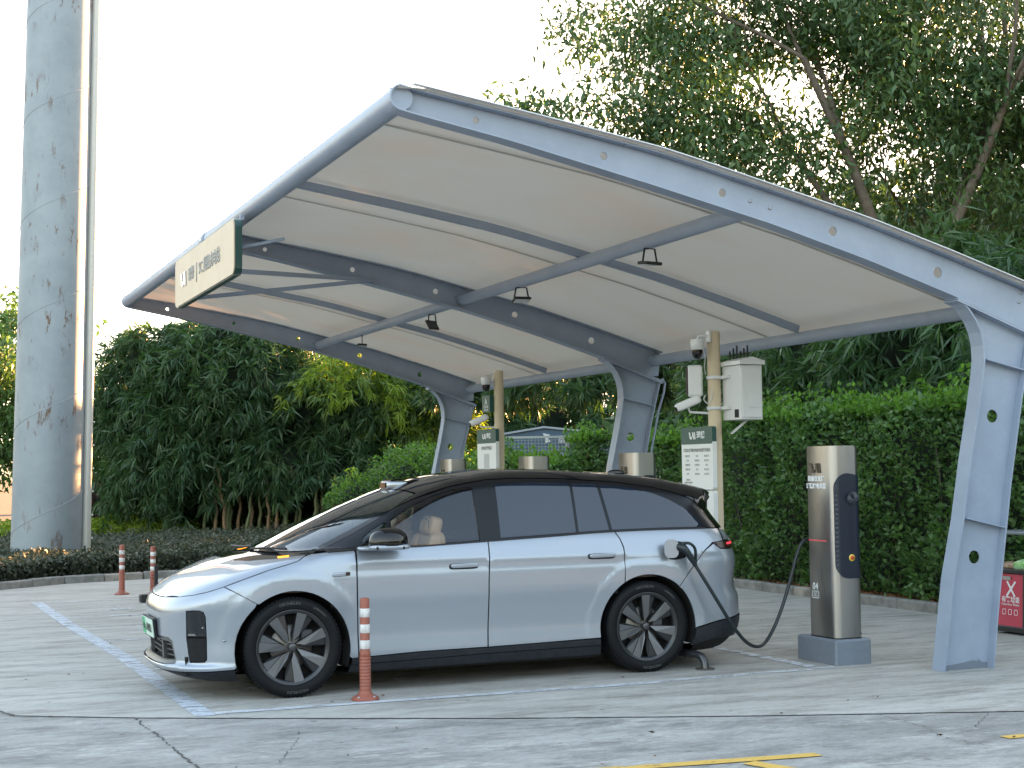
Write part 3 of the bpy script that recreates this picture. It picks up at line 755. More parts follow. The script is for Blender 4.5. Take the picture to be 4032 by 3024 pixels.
# --- front
h1=[(0.050,0,.754),(0.052,-.17,.755),(0.066,-.321,.76),(0.127,-.581,.776),(.21,-.741,.797),(.292,-.824,.82),(.354,-.862,.841),(.412,-.887,.861)]
h2=[(.552,-.921,.912),(.75,-.931,.977),(.906,-.931,1.016),(.979,-.924,1.038),(1.03,-.88,1.066),(1.059,-.852,1.077)]
cw=[(.944,-.778,1.066),(.832,-.741,1.05),(.674,-.586,1.032),(.60,-.40,1.03),(.575,-.2,1.035),(.568,0,1.04)]
full=lambda half: half+[(p[0],-p[1],p[2]) for p in half[::-1] if abs(p[1])>1e-6]
panel('hood',h1+h2+cw[:-1]+mir(cw[:-1])[::-1]+mir(h1[1:]+h2)[::-1],'ax',M_paint,h=.04)
bseam=[(.478,-.939,.824),(.575,-.975,.767),(.643,-.982,.726)]
farc=S3(arc(*FA,127,194,12)[1:])
blow=[(.479,-.937,.238),(.285,-.854,.226),(.123,-.682,.217),(.041,-.472,.214),(.005,-.2,.213)]
head=[(.152,-.739,.678),(.19,-.79,.684),(.234,-.827,.684),(.262,-.847,.675),(.276,-.853,.64),(.289,-.842,.315),(.272,-.835,.297),(.22,-.79,.292),(.167,-.747,.290),(.159,-.718,.47)]
gr=[(.02,0,.455),(.022,-.197,.455),(.032,-.355,.462),(.06,-.50,.462),(.079,-.556,.440),(.091,-.607,.276),(.042,-.464,.262),(.016,-.19,.258),(.01,0,.258)]
gfull=gr+mir(gr[1:-1])[::-1]
half=h1+bseam+farc+blow
bump_out=half+[(.0,0,.213)]+mir(half[1:])[::-1]
panel('front_bumper',bump_out,'cf',M_paint,holes=[head,mir(head),gfull],h=.035)
lamp=[None,None]
hs_a=[p for p in head if p[2]>.475]; 
headU=[(.159,-.718,.482)]+[head[0],head[1],head[2],head[3],head[4]]+[(.2855,-.8445,.487)]
headL=[(.159,-.718,.474),(.2855,-.8445,.479),(.289,-.842,.318),(.272,-.835,.30),(.22,-.79,.295),(.167,-.747,.293)]
M_lampglass=glass('lamp_glass',(.22,.23,.25),0,1.5)
HL=panel('headlight',headU,'cf',M_lampglass,both=True,inset=.003,h=.04)
panel('reflector',headU,'cf',mat('lamp_inside',(.03,.03,.035),.35,.4),parent=HL,off=-.05,both=True,inset=.0,h=.06,skirt=0)
panel('headlight_lower_cover',headL,'cf',M_gloss,both=True,inset=.003,h=.04)
M_silverlamp=mat('lamp_silver',(.35,.36,.38),.2,.9)
for s,par in ((-1,HL[0]),(1,HL[1])):
    mbx=MB()
    mbx.superq((.245,s*.775,.628),(.02,.045,.010),.8); mbx.superq((.27,s*.80,.555),(.02,.035,.014),.8)
    mbx.build('lamp_lens',mat('lamp_crystal',(.4,.42,.45),.1,.6),par)
    MB().box((.225,s*.775,.500),(.03,.13,.012),Matrix.Rotation(-s*R(50),3,'Z')).build('lamp_bar',M_silverlamp,par)
# grille
grl=root('x','x','x') if False else None
frame_in=[(p[0],p[1]*.93,.36+(p[2]-.36)*.70) for p in gfull]
gfull=[(p[0],p[1],.36+(p[2]-.36)*1.0) for p in gfull]
GR=panel('grille',gfull,'cf',mat('grille_frame',(.10,.10,.105),.4,.3),off=-.012,inset=.0,holes=[frame_in],h=.04,skirt=.03)
panel('grille_back',gfull,'cf',M_inner,parent=GR,off=-.10,inset=0,h=.08,skirt=0)
for zc in (.325,.365,.405):
    L=[(.03,y,zc) for y in (-.52,-.35,-.18,0,.18,.35,.52)]; L2=[(.03,y,zc-.009) for y in (.52,.35,.18,0,-.18,-.35,-.52)]
    panel('grille_slat',L+L2,'cf',mat('grille_slat',(.12,.12,.125),.4,.3),parent=GR,off=-.045,inset=0,h=.09,skirt=.03)
for yc in (-.30,.30):
    q=[(.03,yc-.022,.43),(.03,yc+.022,.43),(.03,yc+.022,.29),(.03,yc-.022,.29)]
    panel('grille_bar',q,'cf',mat('grille_frame',(.10,.10,.105),.4,.3),parent=GR,off=-.02,inset=0,h=.09,skirt=.03)
# lower lip black
lipT=[(.479,-.937,.232),(.285,-.854,.220),(.123,-.682,.211),(.041,-.472,.208),(.005,-.2,.207),(.0,0,.207)]
lipB=[(.05,0,.165),(.10,-.4,.160),(.20,-.68,.15),(.30,-.80,.14),(.497,-.90,.14)]
panel('front_lip',lipT[:-1][::1]+[lipT[-1]]+mir(lipT[:-1])[::-1]+mir(lipB[1:])[::-1]+lipB,'cf',M_plast,h=.05,inset=.001)
# plate
PL=MB(); plate(PL,rrect(.48,.14,.012),[],.006,lambda u,v,w_:(-.018+w_-(v*.12),-u,.508+v),h=9); PLo=PL.build('licence_plate',mat('plate_green_white',(.60,.74,.64),.4),CAR)
PL=MB(); plate(PL,rrect(.50,.16,.015),[],.02,lambda u,v,w_:(-.011+w_-(v*.12),-u,.508+v),h=9); PL.build('plate_holder',M_plast,PLo)
PL=MB(); plate(PL,rrect(.13,.13,.01,cx=-.17),[],.001,lambda u,v,w_:(-.0195+w_-(v*.12),-u,.508+v),h=9); PL.build('plate_field',mat('plate_green',(.02,.42,.16),.35),PLo)
text_obj('plate_text','粤B',.085,mat('plate_ink',(.01,.03,.02),.5),PLo,(-.021,.165,.507),(0,-1,0),(0,0,1),ext=.0008)
text_obj('plate_text','D04852',.10,mat('plate_ink',(.01,.03,.02),.5),PLo,(-.021,-.065,.507),(0,-1,0),(0,0,1),ext=.0008,squeeze=.78,bold=.001)
MB().superq((.407,-.918,.459),(.010,.006,.010),1).build('parking_sensor',M_silverlamp,CAR)
# hood emblem letters
# --- sides
belt=[(1.10,1.085),(1.22,1.098),(1.455,1.109),(1.986,1.117),(2.561,1.140),(3.19,1.165),(3.43,1.177),(3.70,1.186),(4.15,1.191),(4.589,1.189),(4.76,1.184)]
def bz(x): return float(np.interp(x,[p[0] for p in belt],[p[1] for p in belt]))
fender=[h1[-1]]+h2+S3([(1.10,1.086),(1.22,1.098),(1.432,1.108)])+S3([(1.430,.927),(1.431,.762),(1.437,.50),(1.441,.277),(1.392,.273)])+S3(arc(*FA,-10,127,22))+bseam[::-1]
panel('front_fender',fender,'side',M_paint,both=True)
fd=S3([(1.444,1.108),(1.70,1.113),(1.986,1.117),(2.25,1.128),(2.553,1.140)])+S3([(2.535,.836),(2.532,.589),(2.522,.297),(1.963,.295),(1.447,.277),(1.441,.50),(1.437,.762),(1.436,.927)])
FD=panel('front_door',fd,'side',M_paint,both=True)
rd=S3([(2.558,1.140),(2.9,1.153),(3.19,1.165),(3.43,1.176),(3.708,1.184),(3.743,1.121),(3.763,1.054),(3.764,.886),(3.757,.763)])+S3(arc(*RA,120,187,12)[1:])+S3([(3.05,.305),(2.528,.297),(2.537,.589),(2.540,.836)])
RD=panel('rear_door',rd,'side',M_paint,both=True)
port=[(4.212,1.070),(4.235,1.085),(4.255,1.089),(4.332,1.081),(4.352,1.065),(4.362,1.035),(4.350,.965),(4.335,.948),(4.244,.936),(4.195,.942),(4.183,.958)]
rbs=[(4.76,1.080),(4.63,1.068),(4.535,1.005),(4.437,.897),(4.362,.814),(4.275,.709)]
rq=S3([(3.714,1.184),(3.9,1.189),(4.15,1.191),(4.589,1.189),(4.75,1.184)])+S3(rbs)+S3(arc(*RA,48,119,12))+S3([(3.764,.886),(3.769,1.054),(3.749,1.121)])
RQ=panel('rear_quarter_panel',rq,'side',M_paint,holes=[S3(port)])
panel('rear_quarter_panel',rq,'side',M_paint,mirror=True)
# rear bumper, tailgate, tail lights (wrap)
tl=[(4.633,-.931,1.072),(4.79,-.87,1.078),(4.93,-.74,1.082),(5.04,-.5,1.085),(5.045,-.5,1.01),(4.93,-.76,1.008),(4.868,-.839,1.007),(4.708,-.932,1.017),(4.663,-.936,1.043)]
rb_l=[(4.424,-.975,.352),(4.667,-.952,.400),(4.963,-.794,.438),(5.08,-.45,.445),(5.10,0,.445)]
rbh=S3([(4.64,1.06),(4.535,1.002),(4.437,.893),(4.362,.810),(4.275,.705)])+S3(arc(*RA,48,-2,12)[1:])+rb_l
rbt=[(4.67,-.935,1.036),(4.708,-.932,1.012),(4.868,-.839,1.002),(5.0,-.66,1.0),(5.02,-.64,.70),(5.05,-.3,.69),(5.06,0,.69)]
panel('rear_bumper',rbt[::-1][0:]+rbh+mir(rbh[:-1])[::-1]+mir(rbt[:-1])[::1],'cr',M_paint,h=.04)
tg=[(5.05,0,1.155),(5.0,-.45,1.155),(4.90,-.68,1.165),(4.78,-.80,1.178),(4.766,-.83,1.084),(4.93,-.74,1.088),(5.04,-.5,1.090),(5.06,-.3,1.09),(5.06,0,1.09)]
panel('tailgate',tg+mir(tg[1:-1])[::-1],'cr',M_paint,h=.04)
tg2=[(5.07,0,1.0),(5.05,-.5,1.0),(5.01,-.65,.995),(5.03,-.64,.705),(5.05,-.3,.70),(5.06,0,.70)]
panel('tailgate_lower',tg2+mir(tg2[1:-1])[::-1],'cr',M_paint,h=.05)
TL=panel('taillight',tl,'cr',mat('tail_lens',(.03,.008,.01),.08,coat=1),both=True)
tls=[(4.80,-.855,1.062),(4.93,-.74,1.066),(5.04,-.5,1.068),(5.04,-.5,1.050),(4.93,-.745,1.046),(4.80,-.858,1.043)]
panel('light_strip',tls,'cr',mat('tail_glow',(.8,.05,.08),.3,emis=(1,.06,.10),es=.03),parent=TL,off=.002,both=True,inset=0,skirt=0)
rblk=[(4.430,-.975,.345),(4.667,-.952,.393),(4.963,-.794,.431),(5.08,-.45,.438),(5.10,0,.438)]
rblb=[(5.05,0,.26),(4.98,-.5,.25),(4.85,-.75,.25),(4.589,-.93,.245),(4.425,-.952,.205),(4.385,-.95,.20)]
q=S3([(4.425,.33)]);
panel('rear_skirt',rblk[::-1]+S3([(4.418,.27)])+rblb[::-1][0:5]+[rblb[0]]+mir(rblb[1:])+mir(S3([(4.418,.27)]))+mir(rblk[:-1]),'cr',M_plast,h=.05,off=.004)
# sills
for nm,L in (('side_sill',[(1.395,.270),(1.963,.290),(2.525,.292),(3.05,.301),(3.53,.306),(3.535,.253),(2.524,.246),(1.39,.222)]),('side_skirt',[(1.385,.218),(2.524,.242),(3.538,.249),(3.545,.172),(2.5,.168),(1.37,.165)])):
    panel(nm,S3(L),'side',M_plast,both=True,inset=.001,off=(0 if nm=='side_sill' else -.006),h=.05)
# --- greenhouse
trim_top=[(4.66,1.30),(4.60,1.38),(4.50,1.45),(4.35,1.505),(4.15,1.552),(3.8,1.602),(3.3,1.637),(2.9,1.645),(2.63,1.637),(2.3,1.583),(2.0,1.492),(1.7,1.368),(1.4,1.226),(1.15,1.110)]
fq=[(1.50,1.130),(1.53,1.20),(1.58,1.238),(1.70,1.303),(1.722,1.306),(1.70,1.126)]
fdg=[(1.742,1.130),(1.772,1.332),(1.95,1.432),(2.15,1.512),(2.35,1.562),(2.50,1.586),(2.488,1.148),(2.25,1.138),(1.98,1.129)]
rdg=[(2.668,1.160),(2.690,1.42),(2.705,1.600),(3.0,1.612),(3.39,1.600),(3.358,1.185),(3.0,1.172)]
cg=[(3.376,1.187),(3.408,1.600),(3.640,1.588),(3.668,1.197)]
rqg=[(3.690,1.197),(3.662,1.585),(3.944,1.555),(4.164,1.500),(4.30,1.445),(4.42,1.375),(4.52,1.290),(4.585,1.200),(4.15,1.203)]
bt=[(x,z+.004) for x,z in belt]
trim=S3(bt[:-1]+[(4.735,1.188)]+trim_top)
panel('window_trim',trim,'side',M_pillar,holes=[S3(fq),S3(fdg)],h=.028,skirt=.02,off=-.002,both=True)
GL=panel('quarter_glass',S3(fq),'side',G_clear,both=True,inset=.002,off=-.006,skirt=0,h=.1)
panel('window',S3(fdg),'side',G_clear,parent=FD,both=True,inset=.002,off=-.006,skirt=0,h=.03)
panel('window',S3(rdg),'side',G_priv,parent=RD,both=True,inset=.004,off=.001,skirt=.003,h=.022)
panel('quarter_glass',S3(cg),'side',G_priv,both=True,inset=.004,off=.001,skirt=.003,h=.022)
panel('rear_side_window',S3(rqg),'side',G_priv,both=True,inset=.004,off=.001,skirt=.003,h=.022)
M_rub=mat('rubber_seal',(.01,.01,.012),.4)
sb=[(x,z+.010) for x,z in belt[1:-1]]; sb2=[(x,z-.002) for x,z in belt[1:-1]][::-1]
panel('waist_seal',S3(sb+sb2),'side',M_rub,both=True,inset=0,off=.003,skirt=.004,h=.1)
# cowl, windshield, roof
wb=[(.84,0,1.10),(.848,-.141,1.1),(.928,-.487,1.092),(1.018,-.603,1.095),(1.10,-.69,1.098),(1.17,-.745,1.104)]
cowl=[cw[5],cw[4],cw[3],cw[2],cw[1],cw[0],(1.059,-.852,1.077)]+S3([(1.12,1.088)])+wb[::-1]
panel('cowl',cowl+mir(cowl[1:-1])[::-1],'ax',M_gloss,h=.05,inset=.0015)
ws_side=[(1.45,-.735,1.215),(1.75,-.69,1.37),(2.03,-.61,1.525)]
ws_top=[(1.98,-.3,1.545),(1.955,0,1.56)]
wsp=wb+ws_side+ws_top
panel('windshield',wsp+mir(wsp[1:-1])[::-1],'ax',G_shield,h=.05,skirt=0,inset=.002,off=-.001)
trR=S3([(x,z+.003) for x,z in trim_top])
roof=[(1.965,0,1.56),(1.99,-.3,1.545),(2.045,-.61,1.525),(1.755,-.70,1.37),(1.45,-.745,1.212),(1.175,-.755,1.104)]+trR[::-1]+[(4.72,-.70,1.42),(4.86,-.50,1.49),(4.88,-.3,1.50),(4.90,0,1.50)]
panel('roof',roof+mir(roof[1:-1])[::-1],'ax',M_gloss,h=.05,skirt=.02,inset=.001)
rg=[(4.85,0,1.50),(4.85,-.3,1.48),(4.80,-.50,1.45),(4.66,-.73,1.40),(4.60,-.77,1.36),(4.66,-.80,1.29),(4.74,-.80,1.19),(4.90,-.6,1.18),(4.95,0,1.175)]
panel('rear_window',rg+mir(rg[1:-1])[::-1],'cr',M_gloss,h=.05,inset=.002)
MB().superq((4.18,0,1.672),(.09,.018,.035),.9).build('roof_antenna',M_gloss,CAR)
ld=MB(); ld.superq((2.06,0,1.598),(.10,.115,.042),.35); ld.build('roof_sensor',mat('sensor_silver',(.35,.37,.40),.2,.8),CAR)
MB().box((1.958,0,1.600),(.008,.15,.045)).build('sensor_window',M_gloss,CAR)
MB().bar((2.0,0,1.643),(2.25,0,1.66),.20,.008).build('sensor_cap',M_gloss,CAR)
# wipers
MB().tube([(.80,-.05,1.10),(.86,-.30,1.115),(.97,-.58,1.118)],.010,6).build('wiper',M_plast,CAR)
MB().tube([(.79,.62,1.10),(.80,.30,1.105),(.83,.02,1.12)],.010,6).build('wiper',M_plast,CAR)
# --- handles, badges, mirrors, charge port
for i,s in ((0,-1),(1,1)):
    for par,xc,zc in ((FD[i],2.325,.957),(RD[i],3.552,.995)):
        hb=MB(); hb.superq((xc,s*.985,zc),(.117,.014,.017),.32,Matrix.Rotation(-R(1.),3,'Y')); hb.build('door_handle',M_paint,par)
        hs=MB(); hs.superq((xc-.003,s*.966,zc-.006),(.125,.012,.024),.4); hs.build('handle_recess',M_rub,par)
    fb_=MB(); fb_.superq((1.305,s*.972,.925),(.072,.010,.017),.5,Matrix.Rotation(-R(3),3,'Y')); fb_.build('fender_badge',M_paint,CAR)
    MB().box((1.358,s*.983,.928),(.034,.006,.026)).build('side_camera',M_gloss,CAR)
    # mirror
    m1=MB(); m1.superq((1.655,s*1.085,1.163),(.158,.115,.118),.88,flat=-.02,nu=28,nv=18); MR=m1.build('door_mirror',M_gloss,CAR)
    m2=MB(); m2.superq((1.662,s*1.08,1.132),(.160,.118,.026),.55,nu=28,nv=10); m2.superq((1.52,s*.99,1.120),(.085,.08,.018),.6); m2.build('mirror_base',M_paint,MR)
    for dx in (-.115,.09): MB().superq((1.655+dx,s*1.188-(s*.01 if dx<0 else 0),1.128),(.014,.008,.013),1).build('mirror_camera',M_gloss,MR)
turn=[(.872,-.690,1.063),(.951,-.740,1.071),(.937,-.772,1.064),(.862,-.730,1.055)]
panel('turn_signal',turn,'ax',mat('amber_glow',(1,.35,.02),.3,emis=(1,.30,.02),es=.16),inset=0,off=.004,skirt=.003,h=.1,both=True)
# charge port cup and flap
panel('charge_port',S3(port),'side',M_rub,off=-.05,inset=-.004,h=.04,skirt=0)
cup=MB(); 
for a,b in zip(S3(port),S3(port)[1:]+S3(port)[:1]):
    a=np.array(a);b=np.array(b); cup.add([a,b,b+[0,.055,0],a+[0,.055,0]],[(0,1,2,3),(3,2,1,0)])
cup.build('port_cup',M_rub,CAR)
fl_=MB(); _fr=Matrix.Rotation(R(-8),3,'Z')
plate(fl_,rrect(.125,.155,.045,cx=-.065),[],.010,lambda u,v,w_:tuple(Vector((4.245,-1.030,1.032))+_fr@Vector((u,-w_,v))),h=9)
fl_.build('charge_flap',M_paint,CAR)
# --- wheels
M_tyre=mat('tyre_rubber',(.008,.009,.011),.6,spec=.18,bump=(90,.2)); M_rim=mat('rim_dark',(.045,.047,.052),.32,.6,coat=.3); M_spoke=mat('rim_machined',(.155,.157,.165),.42,.7)
M_trl=mat('tyre_lettering',(.05,.052,.056),.5)
def wheel(x,s,ph,loc_y=.8375):
    """wheel with its outer face on the side s; parts: tyre (> lettering), rim (> spoke ...)"""
    W_=bpy.data.objects.new('wheel',None); link(W_,CAR); W_.location=(x,s*loc_y,.3815); rim=W_
    M=Matrix(((1,0,0,0),(0,0,s,0),(0,1,0,0),(0,0,0,1)))
    t=MB(); pr=[(.288,-.108),(.293,-.1165),(.305,-.120),(.322,-.1265),(.340,-.1270),(.356,-.122),(.369,-.112),(.377,-.098),(.3805,-.085)]
    for g in (-.062,-.02,.02,.062): pr+=[(.3815,g-.007),(.374,g-.005),(.374,g+.005),(.3815,g+.007)]
    pr=[(r,h_ ) for r,h_ in pr]+[(r,-h_) for r,h_ in pr[:9]][::-1]
    # profile axis: h>0 = outside
    t.lathe([(r,-h_) for r,h_ in pr],72,M,closed=True); ty=t.build('tyre',M_tyre,W_)
    # tread blocks on the shoulder
    sh=MB()
    for k in range(72):
        a=2*math.pi*k/72
        for hh in (.088,-.088):
            c=Vector((.3775*math.cos(a),.3775*math.sin(a),hh)); rt3=Matrix.Rotation(a,3,'Z'); V0=[]
            for dx in (-.0045,.0045):
                for dy in (-.011,.011):
                    for dz in (-.02,.02): V0.append(M@(c+rt3@Vector((dx,dy,dz))))
            sh.add(V0,[(0,1,3,2),(4,6,7,5),(0,4,5,1),(2,3,7,6),(0,2,6,4),(1,5,7,3)])
    sh.build('tread_block',M_tyre,W_,kind='stuff')
    if s<0:
        for cen,st in ((95,'MICHELIN'),(275,'MICHELIN'),(52,'e·PRIMACY')):
            def fn(c,cen=cen,st=st):
                a=math.radians(cen)-c[:,0]/.338; r=.338+c[:,1]; return np.stack([r*np.cos(a),-.1285+c[:,2]*-1+0*a,r*np.sin(a)],1)
            text_obj('tyre_lettering',st,.030 if st[0]=='M' else .02,M_trl,W_,None,(1,0,0),(0,0,1),ext=.001,squeeze=1.25,bold=.0008,fn=fn)
    r_=MB(); r_.lathe([(.289,.111),(.282,.1135),(.275,.108),(.268,.095),(.262,.03),(.262,-.09)],64,M); r_.build('rim',M_rim,W_)
    b_=MB(); b_.lathe([(0.0,.0),(.262,.0)],40,M); b_.build('rim_back',M_inner,rim)
    d_=MB(); d_.lathe([(0,.030),(.165,.030),(.17,.020),(.17,.01)],40,M); d_.build('brake_disc',mat('brake_iron',(.16,.15,.14),.4,.8),rim)
    MB().box(M@Vector((.12,.06,.045)),(.09,.05,.13),bev=.01).build('brake_caliper',mat('caliper',(.05,.05,.055),.5),rim)
    lip=MB(); lip.lathe([(.275,.108),(.262,.105),(.254,.080)],64,M); lip.build('rim_lip',M_rim,rim)
    for k in range(7):
        ms=MB(); md=MB()
        a=R(90-ph-360/7*k); 
        def q(u,v,h_):  # u radial, v clockwise
            return M@Vector((u*math.cos(a)+v*math.sin(a),u*math.sin(a)-v*math.cos(a),h_))
        # machined bar with chamfered sides
        top=[q(.040,-.006,.070),q(.095,.030,.086),q(.262,.050,.106),q(.267,-.028,.106),q(.095,-.020,.088)]
        bot=[q(.040,-.006,.04),q(.095,.034,.04),q(.264,.050,.06),q(.268,-.032,.06),q(.095,-.026,.04)]
        ms.add(top,[(0,1,2,3,4)[::-1]])
        md.add(top+bot,[(0,5,6,1),(1,6,7,2),(2,7,8,3),(3,8,9,4),(4,9,5,0)])
        # dark twisted blade beside it
        md.add([q(.05,.012,.066),q(.10,.034,.078),q(.264,.050,.094),q(.258,.120,.078),q(.17,.090,.060)],[(0,1,2,3,4)[::-1]])
        md.add([q(.05,.012,.066),q(.17,.090,.060),q(.258,.120,.078),q(.258,.120,.0),q(.17,.090,.0),q(.05,.012,.0)],[(0,1,4,5),(1,2,3,4)])
        ms.build('spoke_face',M_spoke,rim); md.build('spoke',M_rim,rim)
    hc=MB(); hc.lathe([(0,.092),(.024,.092),(.030,.088),(.032,.07)],24,M); hc.build('hub_cap',mat('hub_grey',(.10,.10,.105),.3,.7),rim)
    return W_
wheel(.93,-1,13); wheel(3.98,-1,-4.5); wheel(.93,1,5); wheel(3.98,1,20)
# wheel wells
for cx in (.93,3.98):
    for s in (-1,1):
        w_=MB(); seg=24; V=[];
        for k in range(seg+1):
            a=R(-19+218*k/seg)
            for y in (.955,.52): V.append((cx+.452*math.cos(a),s*y,.365+.452*math.sin(a)))
        w_.add(V,[(2*k,2*k+1,2*k+3,2*k+2) for k in range(seg)])
        V=[(cx+.452*math.cos(R(-19+218*k/seg)),s*.52,.365+.452*math.sin(R(-19+218*k/seg))) for k in range(seg+1)]
        w_.add(V,[tuple(range(seg+1))]); w_.build('wheel_well',M_inner,CAR)
# --- cabin
def seat(x,y,rz=0):
    st_=bpy.data.objects.new('seat',None); link(st_,CAR); st_.location=(x,y,0)
    c=MB(); c.superq((0,0,.62),(.27,.25,.09),.45); c.build('seat_cushion',M_tan,st_)
    bk=MB(); rt=Matrix.Rotation(R(14),3,'Y'); bk.superq((.27,0,.93),(.075,.245,.30),.5,rt,24,16); bk.superq((.24,.19,.95),(.075,.06,.25),.6,rt); bk.superq((.24,-.19,.95),(.075,.06,.25),.6,rt); bk.build('seat_back',M_tan,st_)
    hd=MB(); hd.superq((.320,0,1.255),(.062,.145,.085),.5,rt,24,14); hd.superq((.300,0,1.25),(.060,.105,.070),.6,rt,20,12); hd.build('headrest',M_tan,st_)
    sm_=MB(); sm_.tube([(.262,y,z) for y,z in ((-.10,1.19),(-.105,1.25),(-.095,1.31),(0,1.325),(.095,1.31),(.105,1.25),(.10,1.19))],.004,6); sm_.build('seam',M_grey_in,st_)
    MB().tube([(.27,-.06,1.12),(.30,-.06,1.20)],.007,6).tube([(.27,.06,1.12),(.30,.06,1.20)],.007,6).build('headrest_post',M_silverlamp,st_,kind='stuff')
seat(1.93,-.40); seat(1.93,.40); seat(2.95,-.42); seat(2.95,.42); seat(3.75,0)
db=MB(); db.superq((1.45,0,.98),(.30,.80,.12),.4); db.build('dashboard',M_grey_in,CAR)
MB().bar((1.62,-.40,1.03),(1.60,-.40,1.05),.02,.02).lathe([(.165,-.012),(.18,0),(.165,.012),(.15,0)],28,Matrix.Translation((1.66,-.40,1.04))@Matrix.Rotation(R(68),4,'Y'),closed=True).build('steering_wheel',M_plast,CAR)
MB().box((2.5,0,.80),(3.6,1.70,.02)).build('cabin_floor',M_grey_in,CAR)
MB().superq((1.75,0,1.39),(.03,.12,.035),.6).build('rear_view_mirror',M_gloss,CAR)

# ================================================================== CHARGERS
def steelmat():
    m=mat('brushed_steel',(.44,.43,.415),.30,.95)
    n=m.node_tree; b=n.nodes['Principled BSDF']; tc=n.nodes.new('ShaderNodeTexCoord'); mp=n.nodes.new('ShaderNodeMapping'); mp.inputs['Scale'].default_value=(220,220,2)
    t=n.nodes.new('ShaderNodeTexNoise'); t.inputs['Scale'].default_value=1; n.links.new(tc.outputs['Object'],mp.inputs[0]); n.links.new(mp.outputs[0],t.inputs['Vector'])
    r=n.nodes.new('ShaderNodeMapRange'); r.inputs['To Min'].default_value=.22; r.inputs['To Max'].default_value=.42; n.links.new(t.outputs[0],r.inputs['Value']); n.links.new(r.outputs[0],b.inputs['Roughness'])
    return m
M_st=steelmat(); M_navy=mat('charger_navy',(.012,.018,.032),.35); M_navy2=mat('charger_grey',(.03,.036,.05),.4)
M_wtxt=mat('white_print',(.8,.82,.84),.5); M_red=mat('status_red',(.6,.10,.12),.4,emis=(1,.05,.08),es=.008)
M_plinth=mat('plinth_paint',(.17,.20,.245),.6,noise=(4,.5,(.14,.165,.20)),bump=(22,.9))
def extr(mbx,poly,z0,z1):
    n=len(poly); V=[(x,y,z0) for x,y in poly]+[(x,y,z1) for x,y in poly]
    Fc=[(k,(k+1)%n,(k+1)%n+n,k+n) for k in range(n)]
    mbx.add(V,Fc,True); mbx.add([V[k] for k in range(n)],[tuple(range(n))[::-1]]); mbx.add([V[k+n] for k in range(n)],[tuple(range(n))]); return mbx
